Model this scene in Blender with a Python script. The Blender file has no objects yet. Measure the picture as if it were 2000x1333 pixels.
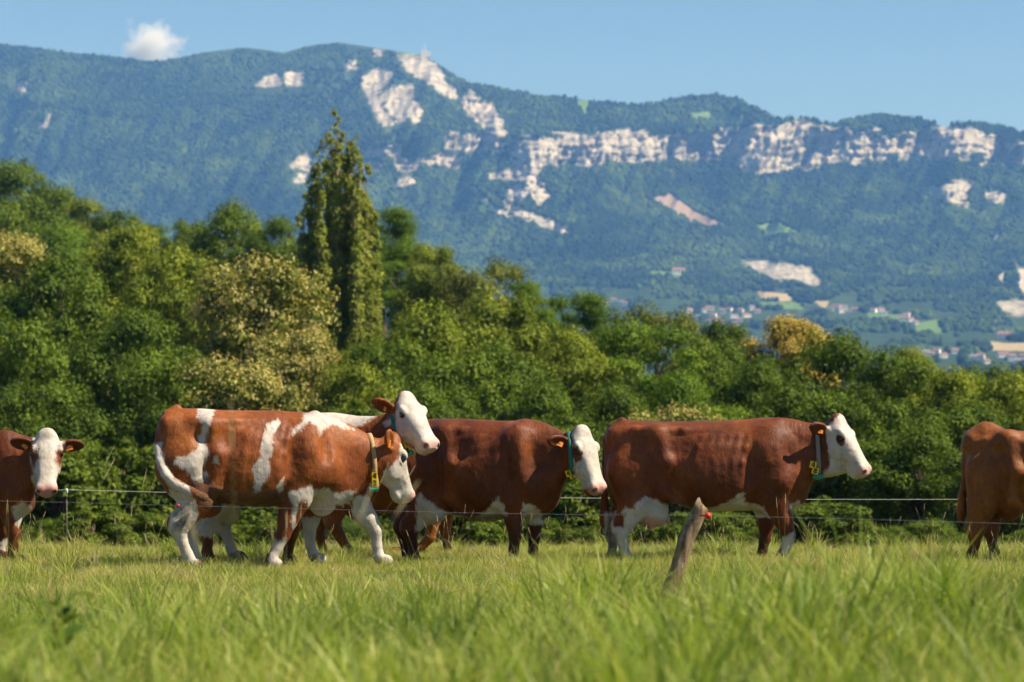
import bpy, math, random
import numpy as np
from mathutils import Vector, Matrix, noise as mnoise

# ------------------------------------------------------------------ camera, sky, sun, exposure
scene = bpy.context.scene
COL = scene.collection
CAM_Z = 1.5
FPX = 100.0 / 36.0 * 2000.0        # focal length in photograph pixels
HOR = 780.0                        # photograph row of the horizon

cam_data = bpy.data.cameras.new('camera')
cam_data.lens = 100.0
cam_data.sensor_width = 36.0
cam_data.shift_y = (HOR - 666.5) / 2000.0
cam_data.clip_start = 0.2
cam_data.clip_end = 60000.0
cam_data.dof.use_dof = True
cam_data.dof.focus_distance = 25.8
cam_data.dof.aperture_fstop = 3.6
cam = bpy.data.objects.new('camera', cam_data)
cam.location = (0, 0, CAM_Z)
cam.rotation_euler = (math.radians(90), 0, 0)
COL.objects.link(cam)
scene.camera = cam

TO_SUN = Vector((0.78, -0.13, 0.93)).normalized()
SUN_EL = math.asin(TO_SUN.z)
SUN_AZ = math.atan2(TO_SUN.x, TO_SUN.y)
world = bpy.data.worlds.new('World')
scene.world = world
world.use_nodes = True
wn = world.node_tree
sky = wn.nodes.new('ShaderNodeTexSky')
sky.sky_type = 'NISHITA'
sky.sun_disc = False
sky.sun_elevation = SUN_EL
sky.sun_rotation = SUN_AZ
sky.altitude = 1500
sky.air_density = 1.0
sky.dust_density = 0.0
sky.ozone_density = 6.0
wn.links.new(sky.outputs[0], wn.nodes['Background'].inputs[0])
wn.nodes['Background'].inputs[1].default_value = 0.066

sun_data = bpy.data.lights.new('sun', 'SUN')
sun_data.energy = 5.0
sun_data.angle = math.radians(0.53)
sun_data.color = (1.0, 0.91, 0.76)
sun = bpy.data.objects.new('sun', sun_data)
sun.rotation_euler = (-TO_SUN).to_track_quat('-Z', 'Y').to_euler()
sun.location = (30, -20, 60)
COL.objects.link(sun)

scene.view_settings.view_transform = 'Standard'
scene.view_settings.look = 'None'
scene.view_settings.gamma = 1.0
scene.view_settings.use_curve_mapping = False
scene.view_settings.exposure = 0.78
scene.cycles.use_denoising = True
scene.cycles.max_bounces = 10
scene.cycles.diffuse_bounces = 3
scene.cycles.transparent_max_bounces = 8
scene.cycles.volume_bounces = 6
scene.cycles.sample_clamp_indirect = 4.0
scene.cycles.use_light_tree = False
scene.cycles.use_adaptive_sampling = True
scene.cycles.adaptive_threshold = 0.015

rng = np.random.default_rng(7)
random.seed(7)

# ------------------------------------------------------------------ helpers
def wx(px, d):
    return (px - 1000.0) / FPX * d

def wz(py, d):
    return CAM_Z + (HOR - py) / FPX * d

def tag(o, label=None, cat=None, group=None, kind=None):
    if label: o['label'] = label
    if cat: o['category'] = cat
    if group: o['group'] = group
    if kind: o['kind'] = kind
    return o

def empty(name, loc=(0, 0, 0), rz=0.0):
    o = bpy.data.objects.new(name, None)
    o.empty_display_size = 0.2
    o.location = loc
    o.rotation_euler = (0, 0, rz)
    COL.objects.link(o)
    return o

def mesh_data(name, verts, faces, mats=(), smooth=True, attrs=None, mat_index=None):
    me = bpy.data.meshes.new(name)
    verts = np.asarray(verts, dtype=np.float32)
    if isinstance(faces, np.ndarray):
        nf, k = faces.shape
        me.vertices.add(len(verts))
        me.vertices.foreach_set('co', verts.ravel())
        me.loops.add(nf * k)
        me.loops.foreach_set('vertex_index', faces.astype(np.int32).ravel())
        me.polygons.add(nf)
        me.polygons.foreach_set('loop_start', np.arange(0, nf * k, k, dtype=np.int32))
        me.update(calc_edges=True)
    else:
        me.from_pydata([tuple(v) for v in verts], [], faces)
        me.update()
    for m in mats:
        me.materials.append(m)
    me.polygons.foreach_set('use_smooth', np.full(len(me.polygons), smooth, dtype=bool))
    if mat_index is not None:
        me.polygons.foreach_set('material_index', np.asarray(mat_index, dtype=np.int32))
    for k_, v in (attrs or {}).items():
        a = me.attributes.new(k_, 'FLOAT', 'POINT')
        a.data.foreach_set('value', np.asarray(v, dtype=np.float32))
    return me

def link(name, me, parent=None):
    o = bpy.data.objects.new(name, me)
    COL.objects.link(o)
    if parent is not None:
        o.parent = parent
    return o

def new_mat(name, rough=0.8, spec=0.3):
    m = bpy.data.materials.new(name)
    m.use_nodes = True
    b = m.node_tree.nodes['Principled BSDF']
    b.inputs['Roughness'].default_value = rough
    b.inputs['Specular IOR Level'].default_value = spec
    return m, m.node_tree, b

def nd(nt, typ, **kw):
    n = nt.nodes.new(typ)
    for k, v in kw.items():
        if isinstance(k, str) and hasattr(n, k):
            setattr(n, k, v)
    return n

def ramp(nt, src, stops, interp='LINEAR'):
    r = nt.nodes.new('ShaderNodeValToRGB')
    r.color_ramp.interpolation = interp
    els = r.color_ramp.elements
    while len(els) < len(stops):
        els.new(0.5)
    for e, (p, c) in zip(els, stops):
        e.position = p
        e.color = (*c, 1) if len(c) == 3 else c
    nt.links.new(src, r.inputs[0])
    return r.outputs[0]

def noise_tex(nt, scale, detail=3.0, rough=0.55, vec=None, coord='Object', mapping=None):
    t = nt.nodes.new('ShaderNodeTexNoise')
    t.inputs['Scale'].default_value = scale
    t.inputs['Detail'].default_value = detail
    t.inputs['Roughness'].default_value = rough
    if vec is None:
        tc = nt.nodes.new('ShaderNodeTexCoord')
        vec = tc.outputs[coord]
    if mapping is not None:
        mp = nt.nodes.new('ShaderNodeMapping')
        mp.inputs['Scale'].default_value = mapping
        nt.links.new(vec, mp.inputs[0])
        vec = mp.outputs[0]
    nt.links.new(vec, t.inputs['Vector'])
    return t.outputs['Fac']

def math_n(nt, op, a, b=None, c=None):
    n = nt.nodes.new('ShaderNodeMath')
    n.operation = op
    for i, v in enumerate((a, b, c)):
        if v is None: continue
        if isinstance(v, (int, float)):
            n.inputs[i].default_value = v
        else:
            nt.links.new(v, n.inputs[i])
    return n.outputs[0]

def mix_col(nt, fac, a, b, mode='MIX'):
    n = nt.nodes.new('ShaderNodeMix')
    n.data_type = 'RGBA'
    n.blend_type = mode
    for i, v in ((0, fac), (6, a), (7, b)):
        if isinstance(v, (int, float)):
            n.inputs[i].default_value = v
        elif isinstance(v, tuple):
            n.inputs[i].default_value = (*v, 1) if len(v) == 3 else v
        else:
            nt.links.new(v, n.inputs[i])
    return n.outputs[2]

def attr(nt, name, out='Fac'):
    n = nt.nodes.new('ShaderNodeAttribute')
    n.attribute_name = name
    return n.outputs[out]

def bump(nt, b, height, strength, dist):
    n = nt.nodes.new('ShaderNodeBump')
    n.inputs['Strength'].default_value = strength
    n.inputs['Distance'].default_value = dist
    nt.links.new(height, n.inputs['Height'])
    nt.links.new(n.outputs[0], b.inputs['Normal'])

def flat_mat(name, col, rough=0.6, spec=0.3, var=0.12, scale=30.0, metallic=0.0):
    m, nt, b = new_mat(name, rough, spec)
    f = noise_tex(nt, scale, 4)
    lo = tuple(c * (1 - var) for c in col); hi = tuple(min(1, c * (1 + var)) for c in col)
    nt.links.new(ramp(nt, f, [(0.3, lo), (0.7, hi)]), b.inputs['Base Color'])
    b.inputs['Metallic'].default_value = metallic
    return m

# value noise in numpy
_perm = rng.random((256, 256))
def vnoise(x, y):
    xi = np.floor(x).astype(int); yi = np.floor(y).astype(int)
    fx = x - xi; fy = y - yi
    fx = fx * fx * (3 - 2 * fx); fy = fy * fy * (3 - 2 * fy)
    a = _perm[xi % 256, yi % 256]; b = _perm[(xi + 1) % 256, yi % 256]
    c = _perm[xi % 256, (yi + 1) % 256]; d = _perm[(xi + 1) % 256, (yi + 1) % 256]
    return (a * (1 - fx) + b * fx) * (1 - fy) + (c * (1 - fx) + d * fx) * fy

def fbm(x, y, oct=4, gain=0.5):
    s = 0.0; amp = 1.0; tot = 0.0
    for i in range(oct):
        s = s + amp * vnoise(x * 2 ** i + 17.3 * i, y * 2 ** i + 9.1 * i)
        tot += amp; amp *= gain
    return s / tot - 0.5

def poly_sd(px, py, pts):
    """signed distance to a polygon, positive inside"""
    pts = np.asarray(pts, dtype=float)
    d = np.full(px.shape, 1e9); inside = np.zeros(px.shape, bool)
    n = len(pts)
    for i in range(n):
        ax, ay = pts[i]; bx, by = pts[(i + 1) % n]
        ex, ey = bx - ax, by - ay
        t = np.clip(((px - ax) * ex + (py - ay) * ey) / (ex * ex + ey * ey + 1e-9), 0, 1)
        d = np.minimum(d, (px - ax - t * ex) ** 2 + (py - ay - t * ey) ** 2)
        cond = ((ay > py) != (by > py)) & (px < (bx - ax) * (py - ay) / (by - ay + 1e-12) + ax)
        inside ^= cond
    d = np.sqrt(d)
    return np.where(inside, d, -d)

def tube(pts, radii, seg=8, cap=True):
    """tapered tube through points; returns verts, faces (list)"""
    pts = [Vector(p) for p in pts]
    vs, fs = [], []
    n = len(pts)
    ref = Vector((0.31, 0.9, 0.29)).normalized()
    for i, p in enumerate(pts):
        t = (pts[min(i + 1, n - 1)] - pts[max(i - 1, 0)]).normalized()
        u = t.cross(ref)
        if u.length < 1e-3: u = t.cross(Vector((1, 0, 0)))
        u.normalize(); w = t.cross(u)
        for k in range(seg):
            a = 2 * math.pi * k / seg
            vs.append(tuple(p + (u * math.cos(a) + w * math.sin(a)) * radii[i]))
    for i in range(n - 1):
        for k in range(seg):
            a = i * seg + k; b = i * seg + (k + 1) % seg
            fs.append((a, b, b + seg, a + seg))
    if cap:
        fs.append(tuple(range(seg - 1, -1, -1)))
        fs.append(tuple(range((n - 1) * seg, n * seg)))
    return vs, fs

class MB:
    def __init__(self): self.v = []; self.f = []; self.mi = []
    def add(self, v, f, m=0):
        o = len(self.v); self.v += [tuple(p) for p in v]
        self.f += [tuple(i + o for i in q) for q in f]; self.mi += [m] * len(f)
        return self
    def tube(self, pts, radii, seg=8, m=0):
        if isinstance(radii, (int, float)): radii = [radii] * len(pts)
        return self.add(*tube(pts, radii, seg), m)
    def box(self, c, s, m=0, rot=None):
        v = [Vector((x * s[0] / 2, y * s[1] / 2, z * s[2] / 2)) for x in (-1, 1) for y in (-1, 1) for z in (-1, 1)]
        if rot is not None: v = [rot @ p for p in v]
        v = [p + Vector(c) for p in v]
        return self.add(v, [(0, 1, 3, 2), (4, 6, 7, 5), (0, 4, 5, 1), (2, 3, 7, 6), (0, 2, 6, 4), (1, 5, 7, 3)], m)
    def mesh(self, name, mats, smooth=False):
        return mesh_data(name, self.v, self.f, mats, smooth, mat_index=self.mi)
# ------------------------------------------------------------------ meadow (near ground)
def ground_z(x, y):
    x = np.asarray(x, float); y = np.asarray(y, float)
    ys = [-30, 0, 6, 9, 11, 13, 16, 19, 21.5, 25, 28, 30, 33, 38, 46, 60, 90, 130, 160, 260, 420]
    zs = [.55, .53, .50, .45, .38, .26, .13, .05, .01, -.01, -.05, -.13, -.40, -.78, -1.25, -2.0, -3.6, -5.8, -7.5, -14, -32]
    z = np.interp(y, ys, zs)
    z = z + 32 * np.exp(-((x + 85) / 45) ** 2 - ((y - 300) / 70) ** 2) * np.clip((y - 120) / 60, 0, 1)   # wooded hill at the left
    z = z + 0.09 * fbm(x * 0.45 + 40, y * 0.45, 3) * np.clip((40 - y) / 10, 0, 1)
    return z

def grid_mesh(xs, ys, zf):
    X, Y = np.meshgrid(xs, ys, indexing='ij')
    V = np.stack([X, Y, zf(X, Y)], -1).reshape(-1, 3)
    nx, ny = len(xs), len(ys)
    i = np.arange(nx * ny).reshape(nx, ny)
    Q = np.stack([i[:-1, :-1], i[1:, :-1], i[1:, 1:], i[:-1, 1:]], -1).reshape(-1, 4)
    return V, Q

m_soil, nt, b = new_mat('meadow_soil', 0.95, 0.1)
nt.links.new(ramp(nt, noise_tex(nt, 1.3, 6, 0.65), [(0.35, (0.045, 0.060, 0.014)), (0.5, (0.085, 0.085, 0.026)), (0.68, (0.13, 0.105, 0.04))]), b.inputs['Base Color'])
bump(nt, b, noise_tex(nt, 14, 6, 0.7), 0.8, 0.06)
xs = np.concatenate([np.linspace(-260, -14, 40), np.linspace(-13, 13, 105), np.linspace(14, 260, 40)])
ys = np.concatenate([np.linspace(-25, 8, 12), np.linspace(8.4, 40, 130), np.linspace(42, 420, 80)])
V, Q = grid_mesh(xs, ys, ground_z)
meadow = link('meadow', mesh_data('meadow', V, Q, [m_soil]))
tag(meadow, kind='structure')

# ------------------------------------------------------------------ the mountain across the valley
SKYLINE = [(-900, 140), (-700, 120), (-500, 95), (-300, 78), (-150, 78), (0, 86), (60, 93), (120, 101), (180, 106), (240, 113), (280, 119), (310, 120), (350, 113),
           (400, 102), (440, 98), (480, 94), (520, 98), (555, 103), (580, 95), (620, 87), (660, 83), (700, 89), (750, 96), (800, 104),
           (830, 107), (860, 127), (890, 149), (920, 163), (960, 167), (1000, 177), (1060, 187), (1100, 188), (1150, 197), (1200, 202),
           (1240, 204), (1280, 202), (1320, 192), (1360, 186), (1400, 185), (1440, 192), (1470, 207), (1500, 224), (1520, 234), (1540, 231),
           (1570, 230), (1600, 238), (1625, 242), (1650, 234), (1690, 226), (1720, 224), (1760, 228), (1800, 233), (1830, 242), (1845, 249),
           (1860, 242), (1890, 239), (1930, 244), (1970, 250), (2000, 260), (2150, 300), (2300, 325), (2600, 370), (2900, 400)]
# rows of cliff top and cliff foot
CTOP = [(-900, 180), (0, 190), (500, 260), (700, 288), (860, 258), (1000, 264), (1110, 262), (1330, 260), (1480, 246), (1600, 242), (1680, 252), (1750, 264), (1850, 250), (1950, 268), (2000, 280), (2300, 345), (2900, 420)]
CFOOT = [(-900, 190), (0, 200), (500, 270), (700, 338), (860, 330), (1000, 320), (1110, 322), (1330, 312), (1480, 335), (1600, 328), (1680, 318), (1750, 312), (1850, 310), (1950, 318), (2000, 325), (2300, 360), (2900, 440)]
ROCK = [
    [(866, 272), (880, 259), (900, 261), (908, 285), (896, 294), (876, 290)], [(906, 266), (922, 262), (926, 292), (912, 296)],
    [(930, 262), (960, 264), (988, 282), (982, 298), (955, 292), (940, 300), (930, 290)],
    [(1013, 268), (1030, 268), (1060, 275), (1088, 270), (1092, 285), (1062, 296), (1030, 293)],
    [(1105, 280), (1118, 261), (1150, 270), (1200, 262), (1226, 254), (1246, 264), (1262, 256), (1275, 270), (1330, 264), (1330, 285), (1250, 290), (1190, 292), (1150, 298), (1110, 296)],
    [(1106, 302), (1150, 303), (1200, 296), (1250, 294), (1330, 289), (1332, 312), (1290, 311), (1240, 315), (1200, 310), (1150, 322), (1128, 322)],
    [(1338, 270), (1400, 258), (1440, 250), (1503, 246), (1506, 266), (1440, 274), (1418, 296), (1404, 294), (1400, 276), (1342, 280)],
    [(1428, 281), (1470, 275), (1508, 272), (1512, 290), (1470, 300), (1430, 294)],
    [(1450, 315), (1500, 301), (1530, 310), (1541, 332), (1480, 335), (1452, 328)],
    [(1523, 252), (1555, 238), (1586, 240), (1602, 270), (1596, 293), (1560, 293), (1530, 280)],
    [(1556, 300), (1622, 297), (1630, 315), (1575, 329), (1558, 318)], [(1603, 250), (1622, 255), (1636, 285), (1608, 286)],
    [(1638, 256), (1660, 253), (1682, 280), (1684, 316), (1664, 318), (1650, 290), (1636, 275)],
    [(1713, 276), (1748, 270), (1740, 290), (1718, 302)], [(1751, 268), (1770, 264), (1778, 295), (1770, 313), (1754, 310)],
    [(1788, 272), (1810, 254), (1852, 249), (1864, 280), (1867, 304), (1830, 308), (1800, 300), (1786, 285)],
    [(1862, 255), (1900, 251), (1926, 270), (1923, 296), (1880, 294)],
    [(1938, 269), (1965, 285), (2000, 280), (2100, 305), (2100, 335), (2000, 321), (1938, 300)],
    [(1818, 372), (1870, 352), (1902, 358), (1885, 376), (1892, 402), (1855, 396), (1830, 386)], [(1923, 374), (1961, 380), (1961, 396), (1925, 391)],
    [(1446, 514), (1490, 511), (1530, 518), (1580, 525), (1601, 551), (1590, 556), (1560, 546), (1520, 546), (1490, 531)],
    [(1946, 595), (1980, 589), (2010, 588), (2010, 616), (1965, 611)], [(1983, 514), (2000, 530), (2010, 578), (1998, 572)], [(1955, 540), (1965, 532), (1962, 548), (1952, 549)],
    [(1938, 455), (1952, 465), (1946, 470)],
    [(775, 109), (830, 108), (850, 125), (870, 160), (888, 178), (890, 192), (860, 181), (838, 160), (798, 137)],
    [(918, 176), (937, 196), (967, 206), (977, 232), (988, 264), (964, 262), (944, 246), (918, 226), (905, 201)],
    [(712, 150), (740, 134), (764, 145), (752, 166), (737, 178), (747, 211), (768, 241), (756, 250), (733, 221), (718, 187), (708, 166)],
    [(743, 182), (785, 168), (803, 165), (807, 195), (823, 216), (812, 242), (795, 226), (781, 242), (758, 216)],
    [(700, 291), (782, 287), (784, 330), (774, 330), (774, 302), (700, 308)], [(690, 320), (746, 317), (740, 336), (690, 340)], [(785, 311), (806, 306), (817, 326), (790, 336)],
    [(818, 317), (866, 298), (897, 310), (891, 329), (860, 325), (840, 320)], [(778, 354), (795, 340), (810, 356), (772, 363)],
    [(566, 322), (600, 299), (607, 329), (573, 331)], [(570, 345), (596, 342), (594, 356), (574, 356)],
    [(956, 342), (1030, 317), (1084, 309), (1062, 323), (1030, 347), (988, 352)], [(1028, 330), (1052, 346), (1072, 382), (1050, 402), (1033, 362)],
    [(998, 364), (1032, 370), (1022, 387), (998, 392)], [(932, 374), (966, 408), (1002, 424), (1038, 434), (990, 420), (956, 398)],
    [(968, 384), (1002, 403), (1044, 427), (1008, 422)], [(1038, 418), (1082, 438), (1118, 454), (1090, 449), (1048, 437)],
    [(503, 166), (540, 144), (552, 160), (525, 173)], [(561, 145), (588, 142), (588, 166), (562, 166)], [(33, 164), (53, 164), (49, 180), (35, 178)], [(78, 248), (100, 224), (96, 242)],
    [(675, 125), (690, 122), (692, 132), (676, 134)], [(735, 98), (745, 100), (742, 108), (734, 107)],
]
SCREE = [[(1272, 386), (1310, 379), (1352, 410), (1422, 442), (1380, 447), (1306, 411)]]
MEADOWS = [[(1473, 441), (1520, 434), (1564, 456), (1500, 464)], [(1788, 632), (1830, 624), (1840, 651), (1786, 652)], [(1478, 590), (1560, 592), (1572, 606), (1488, 601)],
           [(1690, 610), (1784, 616), (1772, 630), (1700, 622)], [(958, 162), (1004, 172), (985, 178)], [(1126, 196), (1152, 196), (1145, 226)], [(1268, 529), (1332, 532), (1330, 541), (1268, 541)],
           [(1350, 222), (1385, 218), (1390, 232), (1355, 234)], [(770, 98), (820, 104), (800, 116)]]
STUBBLE = [[(1478, 569), (1540, 574), (1546, 590), (1488, 585)], [(1936, 668), (1968, 671), (2000, 670), (2060, 674), (2060, 688), (1938, 685)], [(1588, 588), (1618, 588), (1612, 606)]]

dep_rows = [800, 740, 700, 650, 600, 560, 500, 450, 400, 330, 260, 190]
dep_y = [900, 2600, 3700, 4450, 5000, 5400, 5900, 6200, 6420, 6650, 6900, 7180]

cols = np.arange(-720, 2721, 3.6)
skyr = np.interp(cols, *zip(*SKYLINE)); skyr = skyr + fbm(cols * 0.02, cols * 0 + 3, 4) * 3
ctop = np.interp(cols, *zip(*CTOP)); cfoot = np.interp(cols, *zip(*CFOOT))
ctop = np.maximum(ctop, skyr + 12); cfoot = np.maximum(cfoot, ctop + 6)
rows_t = []          # (row, depth) grids
nA, nB, nC = 190, 26, 44
tA = np.linspace(0, 1, nA) ** 0.8
ROW = np.concatenate([800 + (cfoot[:, None] - 800) * tA[None, :],
                      cfoot[:, None] + (ctop - cfoot)[:, None] * np.linspace(0, 1, nB + 1)[None, 1:],
                      ctop[:, None] + (skyr - ctop)[:, None] * np.linspace(0, 1, nC + 1)[None, 1:]], 1)
COLS = np.repeat(cols[:, None], ROW.shape[1], 1)
base = np.interp(-ROW, -np.array(dep_rows), dep_y)
footd = np.interp(-cfoot, -np.array(dep_rows), dep_y)[:, None]
iscl = (ROW < cfoot[:, None]) & (ROW >= ctop[:, None]); isup = ROW < ctop[:, None]
DEP = np.where(iscl, footd + (cfoot[:, None] - ROW) * 1.1, base)
topd = footd + (cfoot - ctop)[:, None] * 1.1
DEP = np.where(isup, topd + (ctop[:, None] - ROW) * 5.0, DEP)
# rock mask
rock = np.full(ROW.shape, -40.0)
wob_x = fbm(COLS * 0.06, ROW * 0.06, 4) * 12; wob_y = fbm(COLS * 0.06 + 50, ROW * 0.06, 4) * 9
for pl in ROCK:
    p = np.array(pl)
    m = (COLS > p[:, 0].min() - 30) & (COLS < p[:, 0].max() + 30) & (ROW > p[:, 1].min() - 30) & (ROW < p[:, 1].max() + 30)
    rock[m] = np.maximum(rock[m], poly_sd(COLS[m] + wob_x[m], ROW[m] + wob_y[m], pl))
band = np.minimum(ROW - (ctop[:, None] - 3), (cfoot[:, None] + 2) - ROW) * np.clip((COLS - 990) / 30, 0, 1) + fbm(COLS * 0.035, ROW * 0.10 + 4, 4) * 46 - 9.0 - 30 * (COLS < 995)
rock = np.maximum(rock + 1.2, np.minimum(band, 14)) + fbm(COLS * 0.16, ROW * 0.22, 3) * 9
def mask(polys, wob=1.0):
    r = np.full(ROW.shape, -40.0)
    for pl in polys:
        p = np.array(pl)
        m = (COLS > p[:, 0].min() - 20) & (COLS < p[:, 0].max() + 20) & (ROW > p[:, 1].min() - 20) & (ROW < p[:, 1].max() + 20)
        r[m] = np.maximum(r[m], poly_sd(COLS[m] + wob_x[m] * wob, ROW[m] + wob_y[m] * wob * 0.4, pl))
    return r
scree = mask(SCREE, 0.7); mead = mask(MEADOWS, 0.35); stub = mask(STUBBLE, 0.3)
# relief: spurs and gullies running down the slope, buttresses on the rock
fall = np.clip((700 - ROW) / 250, 0, 1) * np.clip((ROW - skyr[:, None]) / 40, 0.15, 1)
DEP = DEP + fall * (fbm(COLS * 0.006 + ROW * 0.002, ROW * 0.003, 4) * 700 + np.abs(fbm(COLS * 0.022 + ROW * 0.012, ROW * 0.006 + 7, 3)) * 330)
rk = np.clip(rock / 6 + 0.5, 0, 1)
DEP = DEP + rk * (fbm(COLS * 0.13, ROW * 0.05, 4) * 48 + (0.5 - np.abs(fbm(COLS * 0.30, ROW * 0.05 + 3, 2)) * 2) * 26 + np.where(np.sin(ROW * 0.42 + fbm(COLS * 0.03, ROW * 0.02, 2) * 9) > 0.3, 7, 0))
ZZ = CAM_Z + (HOR - ROW) / FPX * DEP
XX = (COLS - 1000) / FPX * DEP
ZZ = np.where(ROW > 720, np.minimum(ZZ, 30), ZZ)
# back side falls away behind the crest
crestY = DEP[:, -1:]; crestX = XX[:, -1:]; crestZ = ZZ[:, -1:]
bk = np.array([60, 160, 360, 700])[None, :]
Yb = crestY + bk; Zb = crestZ - bk * np.array([0.05, 0.16, 0.4, 0.7])[None, :] ; Xb = crestX + 0 * bk
# foot of the slope runs out to the near side under the trees
XA = np.concatenate([XX, Xb], 1); YA = np.concatenate([DEP, Yb], 1); ZA = np.concatenate([ZZ, Zb], 1)
pad = lambda a, v: np.concatenate([a, np.full((a.shape[0], 4), v)], 1)
nx, ny = XA.shape
idx = np.arange(nx * ny).reshape(nx, ny)
Q = np.stack([idx[:-1, :-1], idx[1:, :-1], idx[1:, 1:], idx[:-1, 1:]], -1).reshape(-1, 4)
m_mtn, nt, b = new_mat('mountain_ground', 0.95, 0.05)
geo = nt.nodes.new('ShaderNodeNewGeometry').outputs['Position']
fcol = ramp(nt, noise_tex(nt, 0.02, 5, 0.65, vec=geo), [(0.3, (0.020, 0.036, 0.014)), (0.5, (0.036, 0.062, 0.018)), (0.7, (0.058, 0.088, 0.026))])
rcol = ramp(nt, noise_tex(nt, 0.045, 6, 0.7, vec=geo, mapping=(1, 1, 0.25)), [(0.36, (0.13, 0.12, 0.10)), (0.47, (0.38, 0.35, 0.295)), (0.60, (0.50, 0.455, 0.385)), (0.78, (0.48, 0.39, 0.27))])
strat = ramp(nt, noise_tex(nt, 0.05, 4, 0.6, vec=geo, mapping=(0.12, 0.12, 1.5)), [(0.38, (0.55, 0.54, 0.52)), (0.52, (1.0, 1.0, 1.0))])
rcol = mix_col(nt, 0.85, rcol, strat, 'MULTIPLY')
edge = math_n(nt, 'MULTIPLY', math_n(nt, 'SUBTRACT', noise_tex(nt, 0.05, 4, 0.7, vec=geo), 0.5), 13.0)
def sel(name, k=0.35):
    return ramp(nt, math_n(nt, 'MULTIPLY_ADD', math_n(nt, 'ADD', attr(nt, name), edge), k, 0.5), [(0, (0, 0, 0)), (1, (1, 1, 1))])
c = mix_col(nt, sel('scree'), fcol, (0.27, 0.20, 0.155))
c = mix_col(nt, sel('field', 0.8), c, (0.12, 0.20, 0.045))
c = mix_col(nt, sel('stubble', 0.8), c, (0.38, 0.30, 0.16))
ledge = math_n(nt, 'MULTIPLY', math_n(nt, 'SUBTRACT', noise_tex(nt, 0.045, 5, 0.7, vec=geo, mapping=(0.45, 0.45, 1.5)), 0.47), 34.0)
rs = ramp(nt, math_n(nt, 'MULTIPLY_ADD', math_n(nt, 'ADD', math_n(nt, 'MINIMUM', attr(nt, 'rock'), 5.0), math_n(nt, 'ADD', ledge, math_n(nt, 'MULTIPLY', edge, 0.5))), 0.35, 0.5), [(0, (0, 0, 0)), (1, (1, 1, 1))])
c = mix_col(nt, rs, c, rcol)
nt.links.new(c, b.inputs['Base Color'])
bump(nt, b, noise_tex(nt, 0.07, 5, 0.65, vec=geo), 0.7, 8.0)
mtn = link('mountain', mesh_data('mountain', np.stack([XA, YA, ZA], -1).reshape(-1, 3), Q, [m_mtn], True,
           {'rock': pad(rock, -40).ravel(), 'scree': pad(scree, -40).ravel(), 'field': pad(mead, -40).ravel(), 'stubble': pad(stub, -40).ravel()}))
tag(mtn, kind='structure')

# valley ground joining the meadow to the foot of the mountain
V, Q = grid_mesh(np.linspace(-3300, 3300, 40), np.linspace(400, 2700, 30), lambda X, Y: np.interp(Y, [400, 500, 900, 2700], [-33, -42, -50, 5]) + 0 * X)
m_val, nt, b = new_mat('valley_grass', 0.95, 0.05)
nt.links.new(ramp(nt, noise_tex(nt, 0.01, 5, 0.6), [(0.35, (0.03, 0.05, 0.015)), (0.65, (0.10, 0.14, 0.04))]), b.inputs['Base Color'])
tag(link('valley_floor', mesh_data('valley_floor', V, Q, [m_val])), kind='structure')

VILL = {
    'white house in the big village cluster': [(1362, 622), (1372, 610), (1384, 606), (1392, 618), (1400, 627), (1408, 612), (1414, 634), (1424, 608), (1430, 622), (1441, 630), (1447, 611), (1384, 634), (1455, 620), (1466, 607), (1478, 612), (1398, 640), (1436, 640)],
    'white house in the hamlet right of the golden treetop': [(1622, 608), (1634, 602), (1641, 611), (1648, 604), (1655, 613), (1668, 609)],
    'white house in the tiny hamlet left of the green field': [(1706, 613), (1718, 609), (1728, 615)],
    'pale house beside the bright green valley field': [(1764, 626), (1776, 630), (1786, 634), (1770, 620)],
    'pale house in the village above the far right treetops': [(1806, 694), (1818, 700), (1828, 692), (1840, 699), (1866, 692), (1898, 706), (1912, 700), (1925, 712), (1976, 706), (1990, 712), (1996, 702), (1955, 700)],
    'pale house above the treetops left of the village cluster': [(1172, 594), (1182, 600), (1196, 590), (1210, 594), (1222, 597), (1345, 612)],
}
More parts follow.
